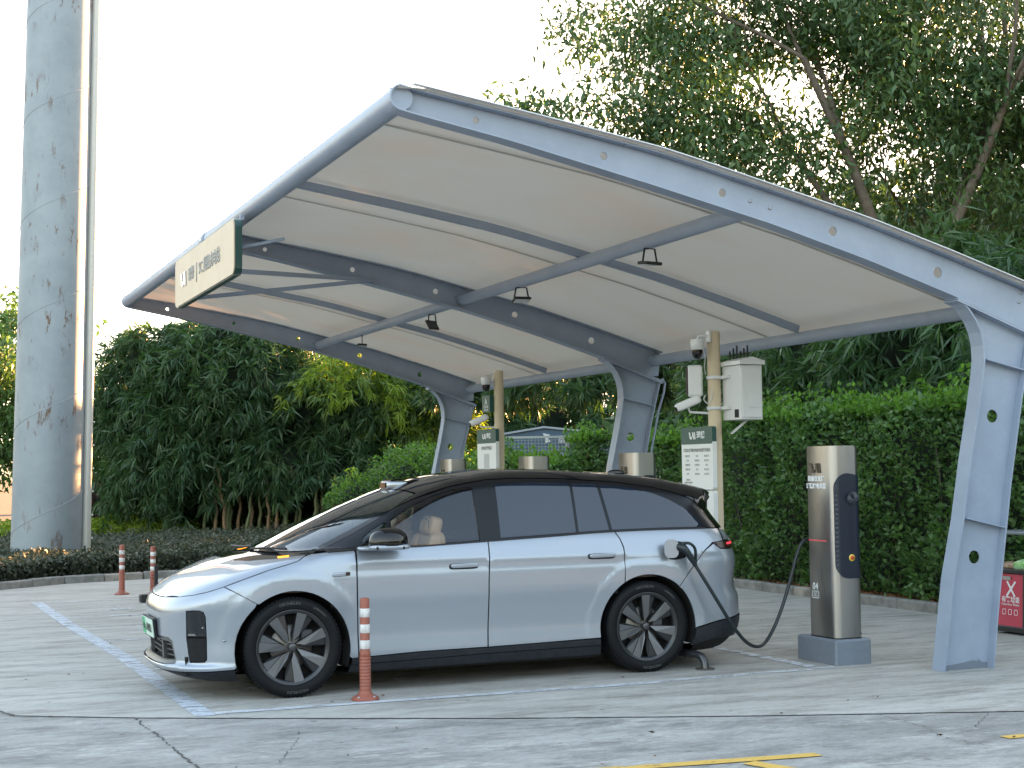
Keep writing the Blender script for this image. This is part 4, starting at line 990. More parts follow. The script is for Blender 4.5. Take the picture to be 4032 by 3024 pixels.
def charger(y,full,label):
    c=root('charging_post',label,'charger',(7.69,y,0),0,'stainless charging posts behind the bays')
    pl=MB(); pl.box((0,0,.10),(.37,.60,.235),bev=.016); pl.build('plinth',M_plinth,c)
    prof=[]  # flat face to -x, fully rounded near end
    prof+=[(-.145,.13),(-.145,-.14)]
    for k in range(17):
        a=R(180+90*k/16); prof.append((-.085+.06*math.cos(a),-.18+.075*math.sin(a)))
    for k in range(17):
        a=R(270+90*k/16); prof.append((.085+.06*math.cos(a),-.18+.075*math.sin(a)))
    prof+=[(.145,.13),(.12,.165),(-.12,.165)]
    b=MB(); extr(b,prof,.225,1.875); body=b.build('post_body',M_st,c)
    b=MB(); extr(b,[(x*.97,yy*.985) for x,yy in prof],1.875,1.888); b.build('post_cap',M_st,c)
    b=MB(); extr(b,[(x*1.01,yy*1.01) for x,yy in prof],.217,.228); b.build('post_gasket',M_blk,c)
    if full:
        # recessed dark panel on the near end, wrapping onto the rear side
        P=MB(); W0,W1,z0,z1=-.118,.148,.73,1.655
        pts=[(-.118,1.50)]
        out=[]
        for k in range(7):
            a=R(180-90*k/6); out.append((-.0+.118*math.cos(a) if False else -.0+.128*math.cos(a),1.53+.118*math.sin(a)))
        out+=[(.146,1.625)]
        out+=[(.146,.735)]
        for k in range(7):
            a=R(270-90*k/6); out.append((-.0+.128*math.cos(a),.855+.118*math.sin(a)))
        def fy(u):
            if u>.085: return -.18-.075*math.sqrt(max(0,1-((u-.085)/.062)**2))
            if u<-.085: return -.18-.075*math.sqrt(max(0,1-((u+.085)/.062)**2))
            return -.255
        plate(P,resample(out,.01),[],.004,lambda u,v,w_:(u,fy(u)-.004-w_,v),h=.02); P.build('connector_panel',M_navy,c)
        P=MB(); plate(P,rrect(.10,.42,.02,cx=.03,cy=1.16),[],.005,lambda u,v,w_:(u,-.2575-w_*.4,v)); 
        P.build('panel_inset',M_navy2,c)
        for k in range(5): MB().box((.008+.011*k,-.262,1.15),(.004,.004,.36)).build('rib',M_navy,c)
        h=MB(); M=Matrix.Translation((.035,-.265,1.42))@Matrix.Rotation(R(55),4,'X')
        h.lathe([(.034,-.06),(.046,-.02),(.048,.05),(.040,.052),(.036,.0),(.0,-.01)],24,M); h.build('connector_holster',M_navy2,c)
        h=MB(); plate(h,rrect(.062,.062,.008,cx=.028,cy=1.535),[],.003,lambda u,v,w_:(u,-.258-w_,v)); h.build('white_sticker',M_wtxt,c)
        h=MB(); M=Matrix.Translation((.03,-.256,.915))@Matrix.Rotation(R(90),4,'X')
        h.lathe([(.0,.008),(.030,.008),(.032,0)],24,M); h.build('button_ring',mat('button_yellow',(.75,.55,.06),.4),c)
        h=MB(); h.lathe([(.0,.022),(.015,.022),(.018,.008)],20,M); h.build('emergency_button',mat('button_red',(.5,.05,.02),.4),c)
        h=MB(); plate(h,rrect(.155,.085,.004,cx=.03,cy=.81),[rrect(.150,.080,.003,cx=.03,cy=.81)],.001,lambda u,v,w_:(u,-.2575-w_,v)); h.build('notice_frame',M_trl,c)
        for k in range(5): text_obj('notice_text','紧急情况请按下急停按钮' if k%2 else '充电时请勿移动车辆' ,.0125,mat('dim_print',(.16,.18,.2),.5),c,(.03,-.259,.842-.0155*k),(1,0,0),(0,0,1),ext=.0003)
        MB().box((-.1465,-.005,1.06),(.003,.27,.010)).build('status_light',M_red,c)
        logo(c,(-.147,-.0,1.695),.085,mat('emblem_dark',(.06,.055,.045),.25,.6),(0,-1,0),(0,0,1),.004)
        text_obj('lettering','目前仅支持',.050,M_wtxt,c,(-.1465,-.005,1.60),(0,-1,0),(0,0,1),bold=.0022,ext=.0006)
        text_obj('lettering','理想纯电车型',.050,M_wtxt,c,(-.1465,-.005,1.535),(0,-1,0),(0,0,1),bold=.0022,ext=.0006)
        text_obj('lettering','04',.085,M_wtxt,c,(-.1465,.045,.655),(0,-1,0),(0,0,1),bold=.0015,ext=.0006)
        h=MB(); plate(h,rrect(.105,.062,.01,cx=-.045,cy=.585),[rrect(.093,.050,.006,cx=-.045,cy=.585)],.001,lambda u,v,w_:(-.1465-w_,-u if False else -(u)+0.0,v)); h.build('label_frame',M_wtxt,c)
        text_obj('lettering','5C',.045,M_wtxt,c,(-.1465,.045,.584),(0,-1,0),(0,0,1),ext=.0006)
        MB().lathe([(0,.004),(.006,.004),(.006,0)],10,Matrix.Translation((.11,-.249,.26))@Matrix.Rotation(R(90),4,'X')).build('drain_hole',M_blk,c)
    else:
        logo(c,(-.147,-.0,1.695),.085,mat('emblem_dark',(.06,.055,.045),.25,.6),(0,-1,0),(0,0,1),.004)
        P=MB(); plate(P,rrect(.22,.9,.08,cx=.03,cy=1.19),[],.004,lambda u,v,w_:(u,-.2555-w_,v)); P.build('connector_panel',M_navy,c)
    return c
charger(11.21,True,'charging post number 04 on a grey block right of the car')
charger(14.95,False,'steel top of the charging post before the middle column, above the rear car roof')
charger(17.85,False,'steel top of a charging post above the middle of the car roof')
charger(20.86,False,'farthest charging post top, at the foot of the far canopy column')
# charging cable and gun, from the car to post 04
cab=root('charging_cable','black charging cable hanging in a loop from the car to the nearest post','cable',(6.3,11.3,.95))
cab.location=(0,0,0)
pth=[(6.315,11.215,.895),(6.40,11.19,.75),(6.52,11.18,.56),(6.65,11.20,.38),(6.78,11.24,.245),(6.90,11.29,.172),(7.02,11.34,.155),(7.13,11.40,.20),(7.24,11.44,.32),(7.34,11.46,.50),(7.43,11.47,.72),(7.50,11.47,.92),(7.56,11.46,1.04),(7.64,11.44,1.06)]
def smooth_path(P,n=6):
    P=[Vector(p) for p in P]; out=[]
    for i in range(len(P)-1):
        p0,p1,p2,p3=P[max(i-1,0)],P[i],P[i+1],P[min(i+2,len(P)-1)]
        for k in range(n):
            t=k/n; out.append(.5*((2*p1)+(p2-p0)*t+(2*p0-5*p1+4*p2-p3)*t*t+(3*p1-p0-3*p2+p3)*t**3))
    out.append(P[-1]); return out
M_cable=mat('cable_rubber',(.012,.02,.024),.4)
MB().tube(smooth_path(pth),.0155,12).build('cable',M_cable,cab)
gun=root('charging_gun','black charging connector plugged into the open port of the car','charging plug',(0,0,0))
g=MB(); g.tube(smooth_path([(6.175,11.36,1.03),(6.19,11.27,1.045),(6.215,11.215,1.03),(6.25,11.205,.985),(6.29,11.21,.93),(6.322,11.215,.885)],4),[.036,.036,.036,.036,.040,.041,.04,.036,.034,.031,.030,.029,.028,.028,.027,.026,.024,.022,.021,.02,.018][:21],14); g.build('gun_body',M_cable,gun)
g=MB(); g.tube(smooth_path([(6.20,11.235,1.075),(6.26,11.20,1.075),(6.31,11.20,1.03),(6.325,11.215,.95),(6.322,11.215,.90)],4),.013,10); g.build('gun_handle',M_cable,gun)

# wheel stop: bent black tube behind the rear wheel
ws_=root('wheel_stop','black tubular wheel stop bolted to the concrete just behind the rear wheel','wheel stop',(0,0,0))
MB().tube(smooth_path([(6.42,11.26,.005),(6.42,11.28,.07),(6.40,11.34,.115),(6.33,11.50,.12),(6.28,12.0,.12),(6.30,12.7,.12),(6.34,12.9,.09),(6.34,12.92,.005)],5),.034,12).build('tube',mat('black_paint',(.02,.022,.026),.28,coat=.5),ws_)
for p in ((6.42,11.26),(6.34,12.92)): MB().lathe([(0,.012),(.08,.010),(.085,0)],20,Matrix.Translation((*p,0))).build('foot_plate',mat('rusty_plate',(.07,.06,.05),.7),ws_)

# ================================================================== BOLLARDS
M_bred=mat('bollard_red',(.31,.095,.062),.55,noise=(9,.6,(.25,.09,.065)),bump=(60,.2)); M_bwh=mat('reflective_white',(.72,.72,.72),.45,noise=(25,.9,(.45,.40,.38)))
def bollard(x,y,h,label,ribs=True,lean=0):
    b=root('flexible_bollard',label,'bollard',(x,y,0),0,'red and white flexible bollards'); b.rotation_euler=(lean,lean*.5,random.random()*6)
    f=MB(); pr=[(.105,0),(.105,.012),(.098,.022),(.06,.040),(.046,.062),(.0435,.07)]
    f.lathe([(0,0)]+pr,20); f.build('base',M_bred,b)
    for k in range(4):
        a=k*math.pi/2+.4; MB().lathe([(0,.034),(.010,.034),(.012,.020)],8,Matrix.Translation((.082*math.cos(a),.082*math.sin(a),0))).build('bolt',M_steelchip,b)
    p=MB(); pr=[(.0435,.065)]
    n=10; top=.33*h/.76
    if ribs:
        for k in range(n): z=.085+(top-.085)*k/n; pr+=[(.0435,z),(.0435,z+.012),(.0395,z+.015),(.0395,z+.019),(.0435,z+.022)]
    pr+=[(.042,top+.02),(.036,top+.04),(.036,h-.015),(.033,h-.004),(.02,h),(0,h+.002)]
    p.lathe(pr,20); p.build('post',M_bred,b)
    s0=top+.05; st=(h-.085-s0)/2.45
    for k in range(3):
        z=s0+st*k*.98
        MB().lathe([(.0365,z),(.0385,z+.002),(.0385,z+st*.52),(.0365,z+st*.52+.002)],20).build('reflective_band',M_bwh,b)
    return b
bollard(3.330,10.985,.765,'nearest red and white bollard, in front of the car door on the blue-white bay line')
bollard(3.113,22.30,.715,'leftmost red and white bollard, alone near the far kerb')
bollard(3.485,21.85,.70,'red and white bollard just left of the car nose, behind a small black parking lock')
lk=root('parking_lock','small black fold-up parking lock standing ahead of the car nose','parking lock',(3.24,20.75,0))
MB().box((0,0,.055),(.22,.16,.11),bev=.015).build('housing',M_blk,lk); MB().box((.13,.12,.26),(.05,.03,.46),bev=.006).build('arm',M_blk,lk)

# ================================================================== POLES WITH EQUIPMENT
M_cream=mat('cream_pole_paint',(.66,.56,.40),.55,noise=(6,.4,(.56,.47,.33)),bump=(120,.1)); M_wbox=mat('white_enamel',(.72,.74,.75),.4,coat=.2,noise=(3,.3,(.62,.64,.65)))
M_off=mat('board_white',(.78,.80,.80),.4); M_dgreen=mat('board_green',(.022,.085,.075),.4); M_ink=mat('grey_print',(.22,.23,.24),.6)
def pole(x,y,h,label):
    p=MB(); p.lathe([(.072,0),(.068,h),(.05,h+.006),(0,h+.008)],24); o=p.build('equipment_pole',M_cream); o.location=(x,y,0); return tag(o,label,'pole','cream equipment poles')
pole(7.95,13.63,3.13,'nearer cream pole carrying a white cabinet, cameras and a white notice board')
pole(7.95,19.63,3.12,'farther cream pole with a green notice board and two cameras, by the far column')
def dome(x,y,z,label):
    c=root('dome_camera',label,'security camera',(x,y,z),0,'white dome cameras on the cream poles')
    b=MB(); b.lathe([(0,.07),(.068,.07),(.072,.06),(.072,-.03),(.06,-.04),(0,-.04)],24); b.build('camera_body',M_wbox,c)
    b=MB(); b.lathe([(.056,-.04),(.056,-.07),(.048,-.105),(.03,-.128),(0,-.136)],24); b.build('camera_dome',M_gloss,c)
    b=MB(); b.tube([(.0,0,.07),(.02,0,.10),(.12,.0,.11)],.014,8); b.box((.135,0,.10),(.03,.07,.12),bev=.005); b.build('bracket',M_wbox,c)
dome(7.74,13.60,2.975,'white dome camera high on the nearer cream pole'); dome(7.77,19.66,2.965,'small white dome camera on the farther cream pole')
def bullet(x,y,z,label,s=1.):
    c=root('bullet_camera',label,'security camera',(x,y,z),0,'white bullet cameras on the cream poles'); c.scale=(s,s,s)
    rt=Matrix.Rotation(R(150),3,'Z')@Matrix.Rotation(R(22),3,'Y')
    b=MB(); b.superq((0,0,0),(.145,.052,.045),.42,rt,20,12); b.build('camera_body',M_wbox,c)
    b=MB(); b.box(rt@Vector((.125,0,-.008)),(.05,.088,.05),rt,bev=.008); b.build('camera_front',M_gloss,c)
    b=MB(); b.tube([(0,0,-.03),(.02,0,-.09),(.20,-.08,-.105)],.013,8); b.box((.215,-.085,-.105),(.02,.06,.10),bev=.004); b.build('bracket',M_wbox,c)
bullet(7.70,13.75,2.385,'white bullet camera pointing left, below the speaker on the nearer pole'); bullet(7.72,19.82,2.43,'white bullet camera pointing left on the farther pole, above the green board')
sp=root('column_speaker','white speaker with dark front grille strapped to the left of the nearer pole','speaker',(7.77,13.72,2.62))
MB().box((0,0,0),(.16,.10,.33),Matrix.Rotation(R(-28),3,'Z'),bev=.02).build('speaker_case',M_wbox,sp)
MB().box(Matrix.Rotation(R(-28),3,'Z')@Vector((-.078,-.0,0)),(.03,.085,.30),Matrix.Rotation(R(-28),3,'Z'),bev=.01).build('grille',mat('speaker_grille',(.06,.045,.045),.7),sp)
wr=root('loose_wires','thin white wires looped beside the speaker on the nearer pole','wires',(0,0,0))
MB().tube(smooth_path([(7.86,13.66,2.47),(7.84,13.66,2.42),(7.87,13.62,2.38),(7.89,13.58,2.44),(7.88,13.56,2.52)]),.005,6).tube(smooth_path([(7.86,13.68,2.95),(7.87,13.67,2.85),(7.86,13.67,2.75),(7.87,13.66,2.68)]),.004,6).build('wire',M_wbox,wr,kind='stuff')
cb=root('equipment_cabinet','white metal equipment cabinet with a peaked top clamped to the nearer cream pole','cabinet',(8.16,13.42,2.5))
MB().box((0,0,-.02),(.26,.36,.56),bev=.006).build('cabinet_body',M_wbox,cb)
mbx=MB(); mbx.add([(-.15,-.21,.265),(.15,-.21,.265),(.15,.21,.265),(-.15,.21,.265),(-.15,-.21,.305),(.15,-.21,.305),(.15,.21,.305),(-.15,.21,.305),(0,-.21,.345),(0,.21,.345)],[(0,3,2,1),(0,1,5,8,4),(2,3,7,9,6),(1,2,6,5),(3,0,4,7),(4,8,9,7),(8,5,6,9)]); mbx.build('cabinet_roof',M_wbox,cb)
MB().box((0,-.185,-.02),(.235,.012,.52),bev=.004).build('cabinet_door',M_wbox,cb)
MB().box((.02,-.195,-.10),(.15,.008,.15),bev=.003).build('door_plate',M_wbox,cb)
MB().box((-.132,-.10,-.235),(.006,.075,.085)).build('vent',M_plast,cb)
MB().bar((-.14,0,-.44),(.05,0,-.30),.05,.01).build('support_strut',M_wbox,cb)
for dz in (.15,-.17):
    MB().lathe([(.076,-.018),(.082,-.018),(.082,.018),(.076,.018)],20,Matrix.Translation((-.21,.21,dz))).box((-.15,.09,dz),(.05,.16,.034)).build('clamp',M_wbox,cb)
an=root('antenna_cluster','row of short black antennas standing on the white cabinet','antennas',(8.10,13.55,2.86))
for k in range(6): MB().lathe([(.010,-.03),(.009,.06+.03*(k%3)),(0,.065+.03*(k%3))],8,Matrix.Translation((.0+.03*k,-.02*k,0))).build('antenna',M_blk,an)
# notice boards (face the bays)
def board(y,zt,wd,label,full):
    b=root('notice_board',label,'sign',(7.86,y,0),0,'green and white notice boards on the cream poles')
    gh=.18 if full else .20
    zb=zt-.655 if full else zt-.56
    h=MB(); plate(h,rrect(wd,zt-zb,.03,cx=0,cy=(zt+zb)/2),[],.05,lambda u,v,w_:(w_-.02,-u,v)); h.build('board_case',M_off,b)
    h=MB(); plate(h,rrect(wd+.002,gh,.028,cx=0,cy=zt-gh/2+.001),[],.052,lambda u,v,w_:(w_-.0235,-u,v)); h.build('header',M_dgreen,b)
    logo(b,(-.0245,.085,zt-gh/2),.075,M_wtxt,(0,-1,0),(0,0,1),.002)
    text_obj('lettering','理想',.085,M_wtxt,b,(-.0245,-.09,zt-gh/2),(0,-1,0),(0,0,1),ext=.0005,bold=.002)
    if full:
        text_obj('lettering','理想5C超级充电站充电操作指引',.040,M_ink,b,(-.0215,0,zt-.245),(0,-1,0),(0,0,1),ext=.0003,bold=.0012)
        for k in range(5):
            for c_,t_ in ((.20,'理想车型'),(.0,'扫码充电'),(-.20,'电话支付')): text_obj('small_print',t_ if (k+int(c_*10))%3 else '充电',.026,M_ink,b,(-.0215,c_,zt-.305-.047*k),(0,-1,0),(0,0,1),ext=.0003)
        for k in range(3): text_obj('small_print',('温馨提示','请按指引充电操作','服务热线')[k],.022,M_ink,b,(-.0215,.19,zt-.555-.03*k),(0,-1,0),(0,0,1),ext=.0003)
        h=MB(); plate(h,rrect(wd,.42,.03,cx=0,cy=zb-.22),[],.05,lambda u,v,w_:(w_-.02,-u,v)); h.build('lower_board',M_off,b)
    else:
        text_obj('lettering','充电站收费标准',.058,M_ink,b,(-.0215,0,zt-.27),(0,-1,0),(0,0,1),ext=.0003,bold=.0015)
        h=MB(); plate(h,rrect(.20,.22,.01,cx=0,cy=zt-.46),[],.001,lambda u,v,w_:(-.0215-w_,-u,v)); h.build('printed_patch',mat('print_patch',(.50,.51,.52),.6),b)
    return b
board(13.83,2.14,.655,'notice board with green header and white instruction sheet behind the car tail',True)
board(19.85,2.30,.72,'farther notice board with green header, seen above the car roof near the far column',False)
sb_=root('parking_notice','small dark green plate with white symbol strapped high on the farther pole','sign',(7.83,19.78,2.66))
h=MB(); plate(h,rrect(.30,.235,.015),[],.06,lambda u,v,w_:(w_-.02,-u,v)); h.build('plate',M_dgreen,sb_)
h=MB(); f_=lambda u,v,w_:(-.0205-w_,-u,v); plate(h,[(-.04,-.01),(.0,.09),(.045,.0),(.02,-.01),(.0,.05),(-.02,-.015)],[],.001,f_); h.build('symbol',M_wtxt,sb_)
text_obj('lettering','监控区域',.045,M_wtxt,sb_,(-.0215,0,-.045),(0,-1,0),(0,0,1),ext=.0003); text_obj('lettering','请勿占用',.04,M_wtxt,sb_,(-.0215,0,-.09),(0,-1,0),(0,0,1),ext=.0003)

# ================================================================== LITTER BINS
bn=root('recycling_bins','red and green two-slot recycling bins with black frame behind the near column','litter bin',(10.62,11.92,0),R(0))
M_bin=mat('bin_black',(.015,.016,.018),.4)
for k,(cy,cm,tx,sub) in enumerate(((.20,mat('bin_red',(.50,.035,.075),.4),'有害垃圾','Hazardous Waste'),(-.20,mat('bin_green',(.03,.30,.14),.4),'厨余垃圾','Food Waste'))):
    MB().add([(-.20,cy-.18,.08),(-.20,cy+.18,.08),(-.155,cy+.165,.60),(-.155,cy-.165,.60),(.15,cy-.18,.08),(.15,cy+.18,.08),(.15,cy+.165,.60),(.15,cy-.165,.60)],[(0,3,2,1)[::-1],(4,5,6,7),(0,4,7,3),(1,2,6,5),(3,7,6,2),(0,1,5,4)]).build('bin_panel',cm,bn)
    T=Vector((.045,0,.52)).normalized()
    o_=lambda z: Vector((-.2035+(z-.08)*.0865,cy,z))
    text_obj('lettering',tx,.066,M_wtxt,bn,o_(.34),(0,-1,0),T,ext=.0005,bold=.001); text_obj('lettering',sub,.035,M_wtxt,bn,o_(.295),(0,-1,0),T,ext=.0005)
    X=MB()
    for a,b in (((.06,.075),(-.06,-.075)),((-.06,.075),(.06,-.075))):
        X.bar(o_(.45)+Vector((0,a[0],0))+T*a[1],o_(.45)+Vector((0,b[0],0))+T*b[1],.022,.003,(1,0,0))
    X.build('symbol',M_wtxt,bn)
    MB().box(o_(.555)+Vector((-.004,.06,0)),(.008,.11,.035)).build('handle',M_steelchip,bn)
    for j in range(3):
        q=MB(); plate(q,rrect(.05,.055,.01,cx=.085*(j-1),cy=.22),[rrect(.04,.045,.008,cx=.085*(j-1),cy=.22),],.001,lambda u,v,w_:(-.2045+(v-.08)*.0865-w_,cy-u,v)); q.build('pictogram',M_wtxt,bn)
fr=MB(); fr.box((-.02,.0,.05),(.40,.84,.06),bev=.01); fr.box((-.0,.0,.625),(.36,.82,.05),bev=.01)
for y in (.40,.0,-.40): fr.bar((-.19,y,.06),(-.16,y,.63),.03,.03)
for y in (.40,-.40): fr.bar((-.0,y,.62),(.0,y,1.0),.03,.03)
fr.build('frame',M_bin,bn); MB().box((-.02,.0,1.015),(.42,.92,.03),bev=.008).build('rain_roof',mat('bin_roof',(.20,.22,.24),.4,.4),bn)
bg_=MB(); bg_.superq((10.58,11.93,.705),(.13,.22,.065),.6,Matrix.Rotation(R(-10),3,'X'),24,14); o=bg_.build('snack_bag',mat('bag_green',(.12,.50,.03),.3,coat=.5,noise=(14,.8,(.62,.68,.62))),None); tag(o,'bright green crumpled snack bag lying on top of the recycling bins','packaging')
bg_=MB(); bg_.superq((10.55,12.20,.68),(.10,.12,.04),.7,None,16,10); o=bg_.build('paper_waste',mat('paper_brown',(.25,.13,.07),.7,noise=(20,.8,(.6,.5,.4)))); tag(o,'brown crumpled paper left of the green bag on the bins','litter')

# ================================================================== TALL POLE
def polemat():
    m=mat('galvanised_pole',(.30,.34,.37),.5,.2,noise=(1.3,.8,(.22,.26,.29)),bump=(60,.06)); n=m.node_tree; b=n.nodes['Principled BSDF']
    tc=n.nodes.new('ShaderNodeTexCoord'); mp=n.nodes.new('ShaderNodeMapping'); mp.inputs['Scale'].default_value=(3,3,.9); n.links.new(tc.outputs['Object'],mp.inputs[0])
    t=n.nodes.new('ShaderNodeTexNoise'); t.inputs['Scale'].default_value=1.6; t.inputs['Detail'].default_value=10; t.inputs['Roughness'].default_value=.75; n.links.new(mp.outputs[0],t.inputs['Vector'])
    r=n.nodes.new('ShaderNodeMapRange'); r.inputs['From Min'].default_value=.56; r.inputs['From Max'].default_value=.61; n.links.new(t.outputs[0],r.inputs['Value'])
    # rust only in bands at the flange heights
    sx=n.nodes.new('ShaderNodeSeparateXYZ'); n.links.new(tc.outputs['Object'],sx.inputs[0])
    w_=n.nodes.new('ShaderNodeTexNoise'); w_.inputs['Scale'].default_value=.8; w_.inputs['Detail'].default_value=1; cx=n.nodes.new('ShaderNodeCombineXYZ'); n.links.new(sx.outputs['Z'],cx.inputs[2]); n.links.new(cx.outputs[0],w_.inputs['Vector'])
    r2=n.nodes.new('ShaderNodeMapRange'); r2.inputs['From Min'].default_value=.42; r2.inputs['From Max'].default_value=.55; n.links.new(w_.outputs[0],r2.inputs['Value'])
    mu=n.nodes.new('ShaderNodeMath'); mu.operation='MULTIPLY'; n.links.new(r.outputs[0],mu.inputs[0]); n.links.new(r2.outputs[0],mu.inputs[1])
    mx=n.nodes.new('ShaderNodeMix'); mx.data_type='RGBA'; mx.inputs['B'].default_value=(.12,.06,.03,1); n.links.new(mu.outputs[0],mx.inputs['Factor'])
    old=b.inputs['Base Color'].links[0].from_socket; n.links.new(old,mx.inputs['A']); n.links.new(mx.outputs['Result'],b.inputs['Base Color'])
    return m
PB=(2.60,28.15)
tp_=root('advertising_mast','huge galvanised steel mast with rust stains rising out of the low hedge at left','mast',(PB[0],PB[1],0)); tp_.rotation_euler=(0,R(1.15),0)
r0,r1,HH=.620,.565,12.5
MB().lathe([(r0+(r1-r0)*k/20,HH*k/20) for k in range(21)],64).build('mast_shaft',polemat(),tp_)
wl=MB(); path=[]
for k in range(0,420):
    z=.05+HH*k/420; rr=r0+(r1-r0)*z/HH+.001; a=2*math.pi*z/1.85+.9
    path.append((rr*math.cos(a),rr*math.sin(a),z+0))
wl.tube(path,.006,5,False); wl.build('spiral_weld',mat('weld_bead',(.40,.43,.46),.5,.3),tp_)
# ladder conduit at the right edge, catches the sun
ang=math.atan2(-.16,1); 
def onmast(z,da=0,dr=0): 
    rr=r0+(r1-r0)*z/HH+dr; return (rr*math.cos(ang+da),rr*math.sin(ang+da),z)
M_gal=mat('cable_tray',(.62,.60,.55),.45,.2)
cc=MB(); 
for z in np.arange(.2,11.3,.5): 
    pass
cc.tube([onmast(z,.0,.06) for z in np.linspace(.3,12.4,12)],.085,12); cc.build('cable_tray',M_gal,tp_)
for z in np.arange(.6,12.3,.42): MB().tube([onmast(z,0,.04),onmast(z,0,.17),onmast(z+.02,.18,.17)],.010,6).build('climbing_rung',M_steelchip,tp_)

# ================================================================== VEGETATION
def leaves(name,C,D,L,Wd,m,parent=None,kind=None,tint=None,droop=.0,fold=.25):
    """kite leaves: C bases, D directions (unit), L lengths, Wd widths"""
    n=len(C); up=rng.normal(size=(n,3)); S_=np.cross(D,up); S_/=np.linalg.norm(S_,axis=1,keepdims=True)+1e-9
    T=C+D*L[:,None]+np.array([0,0,-1.])*(L*droop)[:,None]; Mi=C+D*(L*.42)[:,None]; Nn=np.cross(S_,D)*(Wd*fold)[:,None]
    V=np.empty((n,4,3),np.float32); V[:,0]=C; V[:,1]=Mi+S_*(Wd/2)[:,None]+Nn; V[:,2]=T; V[:,3]=Mi-S_*(Wd/2)[:,None]+Nn
    me=bpy.data.meshes.new(name); me.vertices.add(n*4); me.vertices.foreach_set('co',V.ravel())
    me.loops.add(n*4); me.loops.foreach_set('vertex_index',np.arange(n*4,dtype=np.int32)); me.polygons.add(n); me.polygons.foreach_set('loop_start',np.arange(0,n*4,4,dtype=np.int32)); me.polygons.foreach_set('loop_total',np.full(n,4,np.int32))
    me.update(calc_edges=True)
    if tint is None: tint=rng.random(n)
    at=me.attributes.new('tint','FLOAT','POINT'); at.data.foreach_set('value',np.repeat(tint,4).astype(np.float32))
    me.materials.append(m); o=bpy.data.objects.new(name,me); link(o,parent)
    if kind: o['kind']=kind
    return o
def unit(v): return v/(np.linalg.norm(v,axis=-1,keepdims=True)+1e-9)
def box_surface(n,x0,x1,y0,y1,z0,z1,depth,bumps=.12,top_extra=.15):
    """points in the outer layer of a clipped hedge (front -x, near -y, top)"""
    A=[(y1-y0)*(z1-z0),(x1-x0)*(z1-z0),(x1-x0)*(y1-y0)]; A=np.array(A)/sum(A); k=rng.choice(3,n,p=A); P=np.empty((n,3)); N=np.zeros((n,3))
    u=rng.random(n);v=rng.random(n);dp=rng.random(n)**1.6*depth
    P[:,0]=np.where(k==0,x0+dp,x0+(x1-x0)*u); P[:,1]=np.where(k==1,y0+dp,np.where(k==0,y0+(y1-y0)*u,y0+(y1-y0)*v)); P[:,2]=np.where(k==2,z1-dp,z0+(z1-z0)*v)
    N[k==0,0]=-1;N[k==1,1]=-1;N[k==2,2]=1
    w_=bumps*(np.sin(P[:,1]*3.1+P[:,2]*2.3)+np.sin(P[:,1]*7.3-P[:,2]*5.1+1.7)*.6+np.sin(P[:,0]*4+P[:,2]*9)*.4)
    P+=N*w_[:,None]; return P,N
M_hedge=leafmat('hedge_leaf',(.045,.105,.038),(.12,.225,.065),.25,.42)
M_hedgetop=leafmat('hedge_leaf_young',(.08,.18,.035),(.14,.27,.05),.4,.42)
M_bam=leafmat('bamboo_leaf',(.024,.066,.032),(.080,.145,.060),.3,.42,(1.8,2.,.7))
M_bam2=leafmat('bamboo_leaf_light',(.06,.125,.04),(.13,.20,.06),.35,.42)
M_tree=leafmat('tree_leaf',(.034,.082,.034),(.088,.155,.052),.14,.36,(1.5,1.6,.6))
M_low=leafmat('low_hedge_leaf',(.045,.06,.042),(.10,.115,.075),.15,.5,(1.2,1.2,.8))
M_yg=leafmat('yellow_green_leaf',(.16,.25,.03),(.28,.36,.05),.4,.5)
M_pur=leafmat('purple_leaf',(.07,.025,.04),(.13,.05,.07),.2,.5,(1.5,1,1))
M_bark=mat('bark',(.11,.09,.07),.9,noise=(9,.9,(.20,.17,.14)),bump=(18,.9)); M_twig=mat('twig',(.12,.10,.075),.9)
M_dark=mat('foliage_shade',(.012,.022,.012),1.)  # near-black stand-in for the shade deep inside foliage
